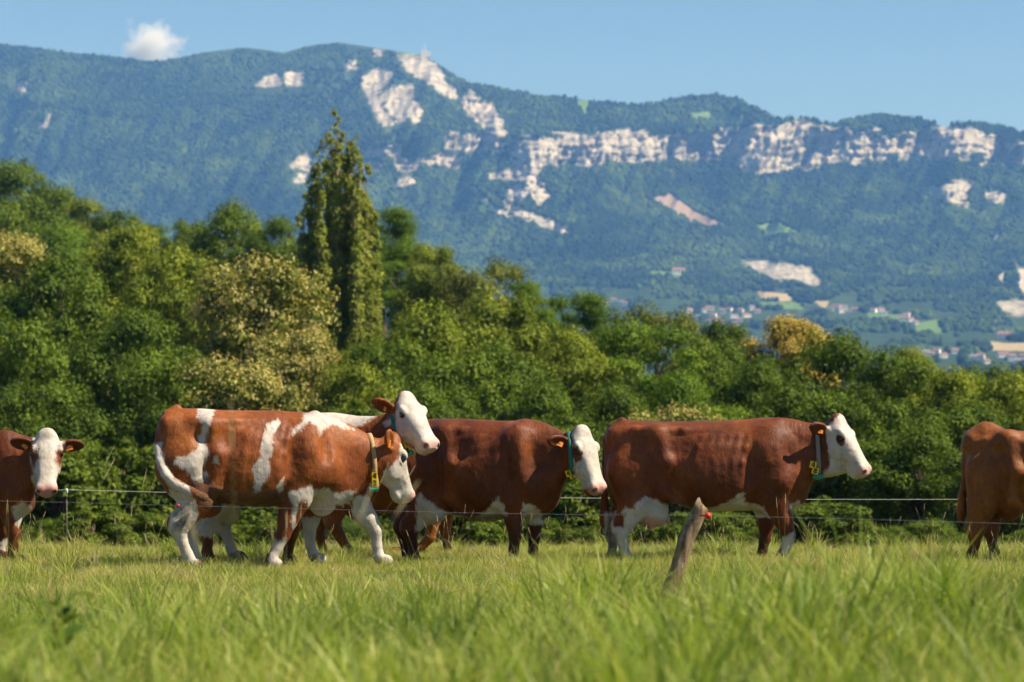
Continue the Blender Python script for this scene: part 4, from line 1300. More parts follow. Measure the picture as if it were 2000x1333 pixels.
    # eyes
    for c, r in eyes:
        vs, fs = [], []
        nu, nv = 12, 8
        for i in range(nv + 1):
            th = math.pi * i / nv
            for j in range(nu):
                a = 2 * math.pi * j / nu
                vs.append(c + r * np.array([math.sin(th) * math.cos(a), math.sin(th) * math.sin(a), math.cos(th)]))
        for i in range(nv):
            for j in range(nu):
                fs.append((i * nu + j, i * nu + (j + 1) % nu, (i + 1) * nu + (j + 1) % nu, (i + 1) * nu + j))
        link('eye', mesh_data('eye', vs, fs, [M_EYE]), cow)
    # ear tags: px, py, width, height, angle, depth
    for (i, w, h, ang) in sp.get('eartags', []):
        ctr, R = ears[i]
        o = ctr - R[:, 0] * 0.02 + np.array([0, 0, -0.022]); o[1] = yr[0] + 0.02
        c = o + np.array([0, f.ray_in(o) - 0.008, 0])
        mb = MB().box((0, 0, 0), (w / S, 0.006, h / S)).box((0, -0.005, h * 0.28 / S), (w * 0.3 / S, 0.006, w * 0.3 / S))
        o_ = link('ear_tag', mb.mesh('ear_tag', [M_TAG]), cow)
        o_.location = c; o_.rotation_euler = (math.radians(-12), math.radians(ang), math.radians(8))
    # collar
    co = sp.get('collar')
    if co:
        p1, p2 = P(*co['top']), P(*co['bot'])
        cy = co.get('y', 0.0) + sh * (co['top'][0] - px0)
        ctr = (p1 + p2) / 2; ctr[1] = cy
        ax = (p1 - p2); ax[1] = 0; hl = np.linalg.norm(ax) / 2; ax /= np.linalg.norm(ax)
        tilt = math.radians(co.get('tilt', 0))
        yv = np.array([math.sin(tilt), math.cos(tilt), 0])
        nrm = np.cross(ax, yv)
        n = 40; bw = co.get('w', 8) / S / 2
        vs, fs = [], []
        ring = []
        for i in range(n):
            a = 2 * math.pi * i / n
            d = ax * math.cos(a) + yv * math.sin(a)
            t = min(f.ray(ctr, d, 0.45), hl * 1.25) + 0.006
            if d @ ax < -0.8: t = max(t, hl * 0.92)
            ring.append(t)
        ring = [(ring[i - 1] + 2 * ring[i] + ring[(i + 1) % n]) / 4 + 0.004 for i in range(n)]
        for i in range(n):
            a = 2 * math.pi * i / n
            d = ax * math.cos(a) + yv * math.sin(a)
            for (dt, dn) in ((0, -bw), (0.006, -bw), (0.006, bw), (0, bw)):
                vs.append(ctr + d * (ring[i] + dt) + nrm * dn)
        for i in range(n):
            for k in range(4):
                a = i * 4 + k; b_ = i * 4 + (k + 1) % 4
                j = ((i + 1) % n) * 4
                fs.append((a, b_, j + (k + 1) % 4, j + k))
        colr = link('collar', mesh_data('collar', vs, fs, [co['mat']], True), cow)
        VS = np.array(vs)
        def strap(x, y):
            yy = 0.0
            for it in range(3):
                q = P(x, y, yy - sh * (x - px0))
                near = VS[VS[:, 1] < ctr[1]]
                dd = (near[:, 0] - q[0]) ** 2 + (near[:, 2] - q[2]) ** 2
                yy = near[np.argsort(dd)[:6], 1].min()
            q[1] = yy
            return q
        # number plates strung on the near side
        for (x, y, w, h, ang, ch) in co.get('plates', []):
            c = strap(x, y) + np.array([0, -0.012, 0])
            W_, H_ = w / S, h / S
            mb = MB().box((0, 0, 0), (W_, 0.012, H_))
            if ch in DIGITS:
                for st in DIGITS[ch]:
                    for (a0, b0), (a1, b1) in zip(st[:-1], st[1:]):
                        q0 = Vector(((a0 - 0.5) * W_ * 0.55, -0.0075, (b0 - 0.5) * H_ * 0.7))
                        q1 = Vector(((a1 - 0.5) * W_ * 0.55, -0.0075, (b1 - 0.5) * H_ * 0.7))
                        e = q1 - q0; an = math.atan2(e.z, e.x)
                        mb.box((q0 + q1) / 2, (e.length + 0.006, 0.004, 0.0085), 1, Matrix.Rotation(-an, 3, 'Y'))
            o_ = link('number_plate', mb.mesh('number_plate', [M_YEL, M_INK]), colr)
            if ch in DIGITS: o_['label'] = 'yellow plate with the number ' + ch
            o_.location = c; o_.rotation_euler = (0, math.radians(ang), 0)
        for (x, y, w, h, ang) in co.get('toggle', []):
            c = strap(x, y) + np.array([0, -0.02, 0])
            r = h / S / 2; L = w / S / 2
            mb = MB().tube([(-L, 0, 0), (-L * 0.9, 0, 0), (-L * 0.89, 0, 0), (L * 0.89, 0, 0), (L * 0.9, 0, 0), (L, 0, 0)],
                           [r, r, r * 0.88, r * 0.88, r, r], 14)
            o_ = link('toggle', mb.mesh('toggle', [M_GRN], False), colr)
            o_.location = c; o_.rotation_euler = (0, math.radians(ang), 0)
    return cow

def _ray_in(self, o, ymax=0.5):
    t = np.linspace(0, 1.2, 500)
    v = self.sample(np.array(o)[None] + t[:, None] * np.array([0, 1.0, 0])[None])
    ins = np.nonzero(v < 0)[0]
    tt = t[ins[0]] if len(ins) else ymax - o[1]
    return min(tt, ymax - o[1])
Field.ray_in = _ray_in
# ---- traced side views: torso rows (x, top, bottom, half width m, lateral offset m, level of greatest width)
EAR_R = ((-0.45, -1.0, 0.05), (0.75, -0.35, -0.2))      # right ear, swept back
EAR_L = ((-0.45, 1.0, 0.05), (0.75, 0.35, -0.2))

def shift(seq, dx, dy=0, sc=1.0, x0=0, y0=0):
    out = []
    for q in seq:
        out.append(((q[0] - x0) * sc + x0 + dx, (q[1] - y0) * sc + y0 + dy, *q[2:]))
    return out

E = dict(
    D=26.9, px0=1400, anat=(1283, 1.0, 820, 1.0),  shear=-0.00055, coat='dark', legtop=1015,
    label='dark brown cow with pale udder walking right behind the leaning post',
    torso=[(1181, 858, 925, .06, 0, .5), (1188, 842, 965, .12, 0, .5), (1202, 828, 992, .18, 0, .5), (1222, 821, 1000, .225, 0, .48),
           (1255, 822, 990, .255, 0, .42), (1300, 824, 980, .285, 0, .45), (1350, 823, 994, .33, 0, .52), (1400, 822, 999, .355, 0, .55),
           (1445, 820, 998, .345, 0, .56), (1485, 817, 996, .30, 0, .54), (1520, 816, 992, .25, 0, .5), (1550, 819, 982, .205, -.01, .48),
           (1575, 825, 955, .155, -.03, .47), (1600, 828, 930, .115, -.05, .47), (1625, 832, 915, .095, -.07, .47), (1640, 845, 900, .06, -.08, .5)],
    legs=[
        [(1233, 925, -.15, 47), (1240, 985, -.19, 30), (1210, 1040, -.18, 18), (1216, 1062, -.18, 11.5), (1224, 1086, -.18, 12), (1230, 1096, -.18, 13), (1234, 1104, -.18, 12)],
        [(1229, 925, .15, 45), (1225, 985, .18, 28), (1196, 1038, .17, 17), (1197, 1062, .17, 11), (1195, 1085, .17, 11.5), (1197, 1094, .17, 12.5), (1200, 1101, .17, 12)],
        [(1508, 900, -.20, 46), (1512, 975, -.19, 30), (1530, 1015, -.17, 20), (1541, 1046, -.16, 16), (1536, 1068, -.16, 12.5), (1525, 1088, -.16, 13), (1522, 1102, -.16, 12, -.2)],
        [(1510, 920, .16, 40), (1500, 985, .16, 27), (1497, 1022, .15, 18), (1494, 1052, .15, 14.5), (1489, 1078, .15, 11.5), (1485, 1096, .15, 12.5), (1487, 1107, .15, 13)]],
    bumps=[(1283, 846, -.20, .07, .06, .05), (1283, 846, .20, .07, .06, .05),       # hook bones
           (1196, 850, -.10, .05, .05, .05), (1196, 850, .10, .05, .05, .05),       # pin bones
           (1505, 885, -.20, .13, .07, .24), (1505, 885, .20, .13, .07, .24),       # shoulder
           (1535, 940, -.15, .10, .08, .12), (1535, 940, .15, .10, .08, .12),
           (1400, 930, -.30, .24, .06, .22), (1560, 965, -.02, .07, .06, .10), (1618, 905, -.06, .10, .075, .085), (1640, 915, -.10, .10, .05, .04)],
    dents=[(1318, 868, -0.415, 0.15, 0.13, 0.12), (1318, 868, 0.415, 0.15, 0.13, 0.12), (1240, 862, -0.395, 0.12, 0.14, 0.11),
           (1462, 905, -0.465, 0.07, 0.13, 0.31), (1545, 880, -0.355, 0.08, 0.10, 0.15)],
    tail=[(1215, 824, 0, 9), (1196, 836, 0, 8), (1184, 862, .0, 7), (1181, 905, .02, 5.5), (1182, 950, .05, 5), (1180, 985, .06, 8), (1181, 1015, .06, 10), (1179, 1040, .06, 6)],
    udder=[(1277, 995, -.07, .14, .13, .17), (1277, 995, .07, .14, .13, .17), (1260, 1005, 0, .10, .13, .12)],
    teats=[(1273, 1036, -.1), (1296, 1030, -.09), (1305, 1026, .08), (1268, 1034, .08)],
    head=dict(poll=(1627, 828), y=-.09, yaw=30, pitch=52, scale=1.06, ears=[((-0.62, -1.0, -.32), (0.6, -0.6, 0.3)), ((-.55, 1.0, .25), (.8, .5, 0))], eyepatch=(0.9, 0.9)),
    white=[[(1614, 838), (1640, 808), (1660, 808), (1720, 890), (1720, 940), (1640, 945), (1600, 936), (1604, 928), (1618, 915), (1620, 885), (1614, 862)],
           [(1240, 985), (1262, 970), (1300, 985), (1340, 992), (1365, 1000), (1365, 1015), (1320, 1050), (1235, 1050)],
           [(1365, 996), (1400, 990), (1430, 975), (1447, 962), (1453, 965), (1455, 980), (1490, 990), (1505, 1012), (1440, 1012), (1365, 1012)],
           (-1, [(1195, 1012), (1215, 1000), (1222, 990), (1246, 1000), (1246, 1110), (1195, 1110)]),
           (1, [(1180, 1000), (1240, 1000), (1240, 1120), (1180, 1120)]),
           (-1, [(1526, 1050), (1550, 1040), (1556, 1080), (1535, 1100), (1524, 1070)]),
           (1, [(1470, 1092), (1510, 1092), (1510, 1120), (1470, 1120)]),
           [(1540, 990), (1560, 978), (1568, 990), (1550, 1005)]],
    brown=[(-1, [(1196, 1000), (1222, 1003), (1218, 1030), (1196, 1030)]), [(1180, 940), (1176, 990), (1200, 990)]],
    pinkspots=[(1275, 1030, 26), (1300, 1025, 14)], dirt=[[(1330, 985), (1345, 980), (1360, 1005), (1330, 1005)], [(1185, 1040), (1205, 1040), (1205, 1100), (1185, 1100)]],
    eartags=[(0, 9, 7, 10)],
    collar=dict(top=(1592, 829), bot=(1596, 933), w=8, mat=M_GREYWEB, y=-.05, ymax=-.06,
                plates=[(1588, 908, 13, 13, 12, '4'), (1592, 920, 13, 13, 14, '8')], toggle=[(1597, 931, 19, 10, 0)]),
)
# cow D: middle, front end nearer the camera
Dd = dict(
    D=27.0, px0=960, anat=(868, 0.667, 820, 1.06),  coat='dark', legtop=1000, yr=(-1.0, 0.75),
    label='dark brown cow with white face standing in the middle of the row',
    torso=[(768, 862, 930, .06, .33, .5), (776, 845, 975, .13, .32, .5), (795, 829, 1005, .20, .30, .5), (820, 821, 1005, .24, .27, .48),
           (860, 818, 1000, .27, .22, .45), (900, 818, 1012, .33, .16, .52), (940, 820, 1019, .36, .10, .55),
           (975, 822, 1016, .35, .04, .56), (1005, 822, 1008, .32, -.02, .54), (1033, 820, 1010, .27, -.07, .52), (1060, 825, 1005, .23, -.13, .5),
           (1085, 836, 980, .185, -.19, .48), (1105, 846, 940, .15, -.25, .47), (1125, 852, 920, .12, -.32, .47), (1140, 860, 905, .08, -.36, .5)],
    legs=[
        [(812, 925, .12, 52), (828, 990, .10, 30), (800, 1035, .10, 18), (806, 1062, .10, 12), (808, 1084, .10, 13), (812, 1094, .10, 13), (815, 1100, .10, 12)],
        [(800, 925, .48, 50), (808, 985, .48, 28), (786, 1032, .48, 17), (790, 1060, .48, 11.5), (794, 1082, .48, 12), (797, 1091, .48, 12.5), (800, 1098, .48, 12)],
        [(1012, 900, -.22, 44), (1006, 975, -.24, 28), (1003, 1015, -.24, 18.5), (1006, 1046, -.24, 15.5), (1003, 1074, -.24, 12), (1004, 1090, -.24, 13), (1006, 1099, -.24, 13)],
        [(1045, 915, .10, 40), (1046, 985, .10, 27), (1044, 1022, .10, 17), (1043, 1050, .10, 14.5), (1041, 1076, .10, 11.5), (1044, 1092, .10, 12.5), (1047, 1100, .10, 13)]],
    bumps=[(868, 842, .02, .07, .06, .05), (868, 842, .42, .07, .06, .05), (782, 850, .22, .05, .05, .05), (782, 850, .42, .05, .05, .05),
           (1012, 880, -.27, .14, .08, .24), (1030, 890, .13, .13, .07, .24), (1042, 950, -.22, .10, .08, .14),
           (945, 930, -.22, .24, .06, .24), (1075, 965, -.17, .08, .09, .13)],
    dents=[(902, 866, -0.225, 0.15, 0.12, 0.12), (825, 862, -0.115, 0.12, 0.13, 0.11), (972, 900, -0.395, 0.06, 0.12, 0.31), (1062, 880, -0.455, 0.08, 0.12, 0.15)],
    udder=[(845, 990, .08, .16, .14, .17), (845, 990, .24, .16, .14, .17)],
    head=dict(poll=(1128, 849), y=-.38, yaw=45, pitch=61, scale=1.10, ears=[((-0.15, -1.0, -0.10), (0.75, -0.3, 0.55), 0.115), ((-.9, .55, -.45), (.4, .8, 0))], eyepatch=(1.25, 1.0)),
    white=[[(1118, 850), (1126, 832), (1145, 826), (1160, 845), (1185, 875), (1200, 950), (1130, 956), (1122, 940), (1122, 905), (1119, 880)],
           [(812, 975), (818, 962), (832, 975), (860, 995), (890, 1005), (930, 1018), (900, 1030), (860, 1045), (815, 1045)],
           [(945, 1000), (962, 985), (972, 970), (982, 985), (990, 1005), (960, 1030), (900, 1032), (925, 1015)],
           [(1020, 1008), (1024, 984), (1040, 985), (1054, 998), (1066, 1012), (1060, 1025), (1020, 1025)]],
    brown=[[(1140, 822), (1160, 840), (1152, 834)]],
    darkspots=[(1063, 1012, 7)], dirt=[[(890, 1010), (985, 1000), (985, 1030), (890, 1030)]],
    eartags=[(0, 13, 9, 22)],
    collar=dict(top=(1110, 850), bot=(1116, 935), w=9, mat=M_GRNWEB, y=-.28, ymax=-.3,
                plates=[(1110, 925, 10, 12, -20, '4'), (1117, 931, 10, 9, -35, '7')]),
)
# cow B: spotted cow in front
Bb = dict(
    D=25.4, px0=560, anat=(412, 0.858, 802, 1.03),  shear=0.0012, coat='red', legtop=1025, yr=(-0.85, 0.85),
    label='red-brown cow with white patches and lowered head, tan collar numbered 43',
    torso=[(308, 850, 900, .06, 0, .5), (316, 826, 940, .13, 0, .5), (332, 806, 968, .19, 0, .5), (352, 798, 978, .23, 0, .48),
           (385, 798, 975, .26, 0, .44), (430, 801, 975, .30, 0, .47), (480, 802, 988, .345, 0, .54), (530, 802, 985, .345, 0, .54),
           (570, 804, 972, .305, 0, .52), (605, 807, 972, .265, 0, .5), (635, 812, 980, .225, .0, .5), (665, 821, 975, .185, .01, .48),
           (695, 835, 962, .155, .03, .47), (722, 850, 946, .13, .04, .46), (745, 862, 930, .105, .05, .46), (762, 872, 915, .07, .06, .5)],
    legs=[
        [(362, 915, -.17, 54), (385, 975, -.18, 32), (348, 1030, -.17, 20), (356, 1058, -.17, 13), (366, 1084, -.17, 13.5), (371, 1096, -.17, 14), (374, 1105, -.17, 13)],
        [(352, 915, .17, 50), (385, 975, .18, 30), (366, 1030, .17, 18), (374, 1058, .17, 12), (380, 1084, .17, 12.5), (384, 1094, .17, 13), (388, 1101, .17, 12)],
        [(598, 890, -.20, 48), (577, 970, -.19, 31), (562, 1015, -.18, 21), (553, 1046, -.18, 17), (541, 1072, -.18, 12), (531, 1090, -.18, 13), (528, 1103, -.18, 13.5)],
        [(655, 925, .17, 40), (692, 980, .17, 29), (719, 1015, .16, 20), (733, 1038, .16, 16.5), (736, 1066, .16, 12.5), (739, 1086, .16, 14), (744, 1097, .16, 14)]],
    bumps=[(412, 828, -.22, .07, .06, .05), (412, 828, .22, .07, .06, .05), (322, 828, -.10, .05, .05, .05), (322, 828, .10, .05, .05, .05),
           (605, 880, -.20, .16, .07, .25), (605, 880, .20, .16, .07, .25), (635, 925, -.16, .12, .09, .13),
           (500, 915, -.29, .26, .06, .24), (628, 990, 0, .10, .045, .09), (660, 962, 0, .14, .05, .07)],
    dents=[(452, 850, -0.435, 0.16, 0.14, 0.14), (366, 846, -0.405, 0.12, 0.14, 0.11), (560, 900, -0.455, 0.07, 0.12, 0.31), (672, 880, -0.325, 0.09, 0.10, 0.15)],
    tail=[(345, 800, 0, 10), (326, 812, -.02, 9.5), (313, 840, -.05, 8), (308, 872, -.10, 7.5), (312, 900, -.18, 7), (325, 928, -.27, 7.5), (346, 948, -.33, 9), (372, 962, -.36, 10), (398, 972, -.36, 9)],
    udder=[(405, 990, 0, .13, .13, .10)], teats=[(398, 1012, -.05), (412, 1010, .05)],
    head=dict(poll=(756, 862), y=.05, yaw=-30, pitch=66, scale=1.06, pink=0.6, ears=[((-1.0, -0.45, 0.05), (0.2, -1.0, 0.35), 0.10), ((-.3, 1, .1), (.8, .4, 0))]),
    white=[[(386, 795), (420, 797), (413, 825), (402, 850), (400, 862), (408, 890), (400, 905), (397, 918), (406, 925), (404, 945), (380, 940), (362, 920), (340, 905), (345, 893), (362, 892), (385, 878), (388, 852), (396, 830), (386, 815)],
           [(543, 818), (547, 825), (530, 858), (534, 880), (524, 905), (528, 925), (512, 950), (508, 962), (494, 966), (498, 945), (494, 915), (510, 890), (512, 860), (520, 830)],
           [(592, 812), (614, 800), (655, 812), (690, 840), (665, 835), (650, 830), (632, 840), (625, 852), (617, 832), (606, 825), (594, 830), (578, 850), (572, 848), (580, 830), (592, 822)],
           (-1, [(298, 866), (316, 866), (323, 905), (340, 934), (370, 950), (366, 968), (340, 960), (318, 936), (303, 900)]),
           [(556, 930), (549, 942), (541, 955), (545, 966), (553, 955)],
           [(418, 892), (425, 898), (427, 908), (417, 903)],
           [(330, 955), (372, 962), (385, 985), (385, 1110), (320, 1110), (332, 1010)],
           [(563, 962), (590, 955), (610, 948), (615, 960), (640, 952), (650, 963), (670, 962), (694, 957), (690, 975), (670, 990), (655, 985), (650, 1012), (610, 1012), (600, 985), (590, 975), (582, 1000), (575, 1040), (566, 1020), (572, 990)],
           (-1, [(535, 1056), (560, 1050), (560, 1062), (545, 1115), (515, 1115)]),
           (1, [(685, 965), (760, 975), (770, 1120), (700, 1120)]), (1, [(350, 980), (400, 980), (400, 1120), (350, 1120)]),
           [(775, 900), (782, 885), (781, 868), (790, 865), (820, 950), (820, 990), (740, 992), (722, 968), (728, 950), (745, 938), (752, 922)]],
    brown=[[(745, 845), (775, 845), (779, 868), (778, 888), (762, 898), (750, 905), (740, 890)]],
    dirt=[[(365, 940), (405, 930), (420, 950), (470, 965), (500, 955), (550, 960), (556, 980), (500, 1000), (420, 1000), (390, 985)],
          [(335, 985), (372, 985), (368, 1040), (340, 1035)]],
    pinkspots=[(806, 967, 7)],
    eartags=[(0, 5, 15, 8)],
    collar=dict(top=(721, 857), bot=(731, 962), w=9, mat=M_TANWEB, y=.04, ymax=-.04, tilt=-16,
                plates=[(732, 930, 11, 14, 0, '4'), (732, 944, 11, 14, 0, '3')], toggle=[(730, 956, 16, 10, 0)]),
)
# cow C: behind B, head raised
Cc = dict(
    D=26.3, px0=560, coat='red', legtop=1040, yr=(-0.75, 0.62),
    label='white-backed cow with raised white head and green collar behind the spotted cow',
    torso=[(338, 860, 910, .06, 0, .5), (346, 840, 950, .13, 0, .5), (362, 822, 975, .19, 0, .5), (385, 814, 985, .22, 0, .48),
           (420, 812, 980, .25, 0, .44), (470, 812, 980, .30, 0, .5), (520, 811, 990, .34, 0, .54), (570, 809, 988, .33, 0, .54),
           (610, 807, 985, .29, 0, .5), (645, 806, 985, .24, 0, .5), (680, 810, 975, .20, -.02, .48), (705, 813, 950, .165, -.05, .47),
           (730, 813, 925, .14, -.09, .46), (755, 806, 900, .12, -.14, .46), (778, 800, 880, .10, -.20, .46), (792, 805, 865, .06, -.24, .5)],
    legs=[
        [(398, 925, -.17, 50), (425, 985, -.17, 28), (402, 1035, -.17, 17), (406, 1058, -.17, 12), (404, 1078, -.17, 13), (408, 1088, -.17, 13), (412, 1096, -.17, 12)],
        [(400, 925, .17, 48), (437, 985, .17, 28), (434, 1030, .17, 17), (446, 1052, .17, 11.5), (450, 1070, .17, 12), (455, 1080, .17, 12.5), (459, 1088, .17, 12)],
        [(630, 900, -.2, 44), (615, 970, -.18, 28), (607, 1015, -.18, 18), (604, 1042, -.18, 15), (606, 1066, -.18, 11.5), (612, 1083, -.18, 12.5), (616, 1092, -.18, 12)],
        [(625, 920, .16, 40), (595, 985, .16, 26), (578, 1022, .15, 17), (570, 1045, .15, 14.5), (564, 1072, .15, 11.5), (562, 1088, .15, 12.5), (564, 1097, .15, 12)]],
    bumps=[(640, 880, -.19, .14, .07, .22), (440, 838, -.2, .07, .06, .05), (665, 960, 0, .12, .06, .09)],
    dents=[(475, 858, -0.425, 0.15, 0.13, 0.12)],
    udder=[(440, 1000, 0, .14, .14, .13)],
    head=dict(poll=(787, 787), y=-.26, yaw=50, pitch=42, scale=1.08, ears=[((-0.62, -1.0, 0.10), (0.62, -0.7, 0.1), 0.112), ((-.9, .55, -.45), (.4, .8, 0))]),
    white=[[(560, 795), (740, 795), (733, 815), (715, 828), (690, 835), (640, 842), (560, 842)],
           [(774, 800), (784, 764), (812, 758), (850, 800), (880, 850), (860, 885), (800, 890), (776, 850), (770, 830)],
           [(748, 828), (768, 810), (772, 818), (758, 836)],
           [(380, 985), (470, 985), (470, 1050), (380, 1050)], (1, [(420, 985), (470, 985), (470, 1110), (420, 1110)]),
           (-1, [(590, 1010), (630, 1010), (640, 1110), (590, 1110)])],
    brown=[[(726, 784), (752, 784), (762, 805), (750, 815), (728, 810)]],
    darkspots=[],
    eartags=[(0, 5, 10, 12)],
    collar=dict(top=(768, 806), bot=(788, 884), w=10, mat=M_GRNWEB, y=-.17, ymax=-.2,
                plates=[(788, 872, 11, 13, -38, '7'), (796, 879, 11, 12, -38, '8')], toggle=[(802, 885, 15, 10, -38)]),
)
# cow G: tan legged cow farther back, mostly hidden
Gg = dict(
    D=28.6, px0=760, coat='tan', legtop=1060, darklegs=False, h=0.016,
    label='tan-legged cow hidden behind the middle cow, one foreleg lifted',
    torso=[(600, 880, 920, .06, 0, .5), (612, 855, 960, .15, 0, .5), (640, 838, 990, .22, 0, .46), (690, 836, 995, .28, 0, .5), (740, 838, 1003, .32, 0, .54),
           (800, 838, 1002, .31, 0, .54), (840, 838, 998, .26, 0, .5), (880, 842, 985, .21, 0, .5), (910, 850, 955, .16, 0, .5), (945, 858, 930, .12, 0, .5), (965, 868, 915, .07, 0, .5)],
    legs=[[(640, 930, -.16, 44), (655, 985, -.16, 26), (650, 1020, -.16, 17), (664, 1048, -.16, 13), (678, 1072, -.16, 11), (686, 1086, -.16, 11.5), (690, 1092, -.16, 11)],
          [(640, 930, .16, 44), (640, 985, .16, 26), (622, 1025, .16, 16), (628, 1055, .16, 11), (630, 1074, .16, 11), (634, 1086, .16, 11), (638, 1092, .16, 11)],
          [(850, 920, -.17, 38), (848, 980, -.16, 25), (846, 1015, -.16, 16), (840, 1050, -.16, 13), (822, 1070, -.16, 10.5), (800, 1077, -.16, 11), (784, 1079, -.16, 11, -.6)],
          [(858, 920, .16, 38), (866, 985, .15, 25), (868, 1020, .15, 16), (871, 1046, .15, 12.5), (874, 1068, .15, 10.5), (876, 1084, .15, 11), (878, 1092, .15, 11)]],
    head=dict(poll=(965, 870), y=0, yaw=0, pitch=45, scale=1.0, ears=[EAR_R, EAR_L]),
    white=[[(965, 850), (1050, 850), (1050, 990), (975, 990)]],
)
# cow F: rear end at the right edge of the frame
Ff = dict(
    D=26.0, px0=2080, anat=(1968, 0.942, 842, 0.97),  coat='tan', legtop=1040, yr=(-0.95, 0.85), shear=-0.0013,
    label='tan-brown cow cut off by the right edge of the frame, seen from its rump',
    torso=[(1882, 872, 915, .06, 0, .5), (1888, 852, 960, .13, 0, .5), (1902, 842, 1000, .19, 0, .5), (1922, 834, 1008, .23, 0, .48),
           (1955, 838, 995, .26, 0, .40), (2000, 842, 990, .30, 0, .42), (2050, 842, 1000, .345, 0, .50), (2100, 842, 1000, .35, 0, .52),
           (2145, 842, 998, .33, 0, .52), (2185, 840, 994, .28, 0, .5), (2220, 842, 985, .23, 0, .5), (2250, 850, 965, .18, 0, .48), (2280, 856, 940, .13, 0, .48), (2305, 866, 925, .08, 0, .5)],
    legs=[
        [(1928, 925, -.15, 44), (1918, 985, -.17, 27), (1905, 1036, -.17, 19), (1904, 1062, -.17, 12.5), (1898, 1084, -.17, 13), (1899, 1096, -.17, 13.5), (1903, 1104, -.17, 13)],
        [(1934, 925, .15, 42), (1938, 985, .17, 26), (1934, 1034, .17, 18), (1938, 1060, .17, 12), (1943, 1082, .17, 12.5), (1946, 1094, .17, 13), (1950, 1101, .17, 12)],
        [(2180, 900, -.19, 44), (2176, 975, -.18, 29), (2176, 1015, -.17, 19), (2178, 1050, -.17, 15.5), (2176, 1076, -.17, 12), (2177, 1094, -.17, 13), (2180, 1103, -.17, 13)],
        [(2195, 910, .19, 44), (2200, 975, .18, 29), (2205, 1015, .17, 19), (2210, 1050, .17, 15.5), (2210, 1076, .17, 12), (2211, 1092, .17, 13), (2214, 1100, .17, 13)]],
    bumps=[(1968, 853, -.21, .08, .06, .05), (1968, 853, .21, .08, .06, .05), (1893, 858, -.10, .05, .05, .05), (1893, 858, .10, .05, .05, .05), (1927, 838, 0, .06, .04, .04),
           (2180, 885, -.2, .14, .07, .24), (2095, 930, -.30, .24, .06, .24)],
    dents=[(1998, 874, -.43, .13, .14, .12), (1932, 872, -.42, .10, .14, .10)],
    tail=[(1926, 838, 0, 9), (1903, 845, -.02, 8.5), (1888, 868, -.03, 7.5), (1884, 905, -.03, 6), (1883, 940, -.02, 5.5), (1879, 968, 0, 8), (1878, 995, 0, 9.5), (1876, 1018, 0, 6)],
    udder=[(1972, 988, 0, .12, .14, .14)], teats=[(1966, 1022, -.06), (1984, 1020, .05)],
    head=dict(poll=(2310, 858), y=0, yaw=15, pitch=48, scale=1.1, ears=[EAR_R, EAR_L], whiteface=(0, (0.0, 0.2))),
    white=[],
)
# cow A: at the left edge, face turned to the camera
Aa = dict(
    D=26.4, px0=-120, anat=(-240, 1.09, 850, 0.95),  coat='dark', legtop=1030, yr=(-0.9, 0.62),
    label='dark brown cow at the left edge of the frame, white face turned to the camera',
    torso=[(-340, 880, 930, .06, .1, .5), (-330, 862, 970, .13, .1, .5), (-312, 852, 1000, .19, .09, .5), (-290, 846, 1005, .23, .08, .48),
           (-250, 846, 1000, .26, .06, .44), (-200, 848, 1000, .30, .04, .5), (-140, 850, 1012, .345, .02, .54), (-85, 850, 1010, .34, .0, .55),
           (-40, 849, 1005, .30, -.04, .54), (-8, 848, 1000, .25, -.08, .5), (20, 850, 995, .21, -.13, .5), (42, 852, 985, .18, -.19, .48),
           (60, 854, 965, .15, -.26, .47), (76, 858, 940, .115, -.34, .46), (88, 864, 915, .07, -.40, .5)],
    legs=[
        [(-290, 925, -.12, 52), (-275, 985, -.12, 30), (-305, 1040, -.12, 19), (-298, 1065, -.12, 12.5), (-290, 1086, -.12, 13), (-287, 1096, -.12, 13), (-283, 1104, -.12, 13)],
        [(-290, 925, .2, 50), (-280, 985, .2, 28), (-320, 1036, .2, 18), (-320, 1062, .2, 12), (-318, 1082, .2, 12.5), (-316, 1092, .2, 13), (-313, 1100, .2, 12)],
        [(10, 905, -.26, 44), (16, 975, -.26, 29), (22, 1012, -.25, 19), (27, 1042, -.25, 15.5), (26, 1066, -.25, 12), (26, 1084, -.25, 13), (29, 1096, -.25, 13)],
        [(15, 915, .08, 40), (6, 980, .08, 27), (4, 1015, .08, 18), (8, 1040, .08, 15), (3, 1062, .08, 11.5), (0, 1080, .08, 12.5), (3, 1090, .08, 13)]],
    bumps=[(5, 890, -.28, .14, .08, .22), (30, 950, -.22, .10, .08, .12), (48, 985, -.15, .09, .06, .09), (-240, 870, -.16, .07, .06, .05)],
    dents=[(-40, 900, -0.435, 0.07, 0.12, 0.28)],
    head=dict(poll=(92, 856), y=-.42, yaw=82, pitch=58, scale=1.06, ears=[((-0.10, -1.0, 0.16), (0.85, 0, 0.5), 0.115), ((-0.10, 1.0, -.12), (0.85, 0.0, 0.5), 0.115)], eyepatch=(1.8, 1.7), pink=0.95),
    white=[[(62, 872), (66, 838), (92, 826), (118, 838), (127, 872), (124, 900), (122, 952), (64, 952), (64, 925), (60, 900)],
           [(24, 990), (44, 978), (60, 990), (58, 1015), (36, 1030), (26, 1010)], [(-5, 1060), (15, 1050), (12, 1075), (-5, 1075)]],
    pinkspots=[], eartags=[(0, 12, 7, 45), (1, 13, 9, -12)],
)
for sp in SPECS if 'SPECS' in globals() else (Aa, Bb, Cc, Dd, E, Ff, Gg):
    make_cow(sp)
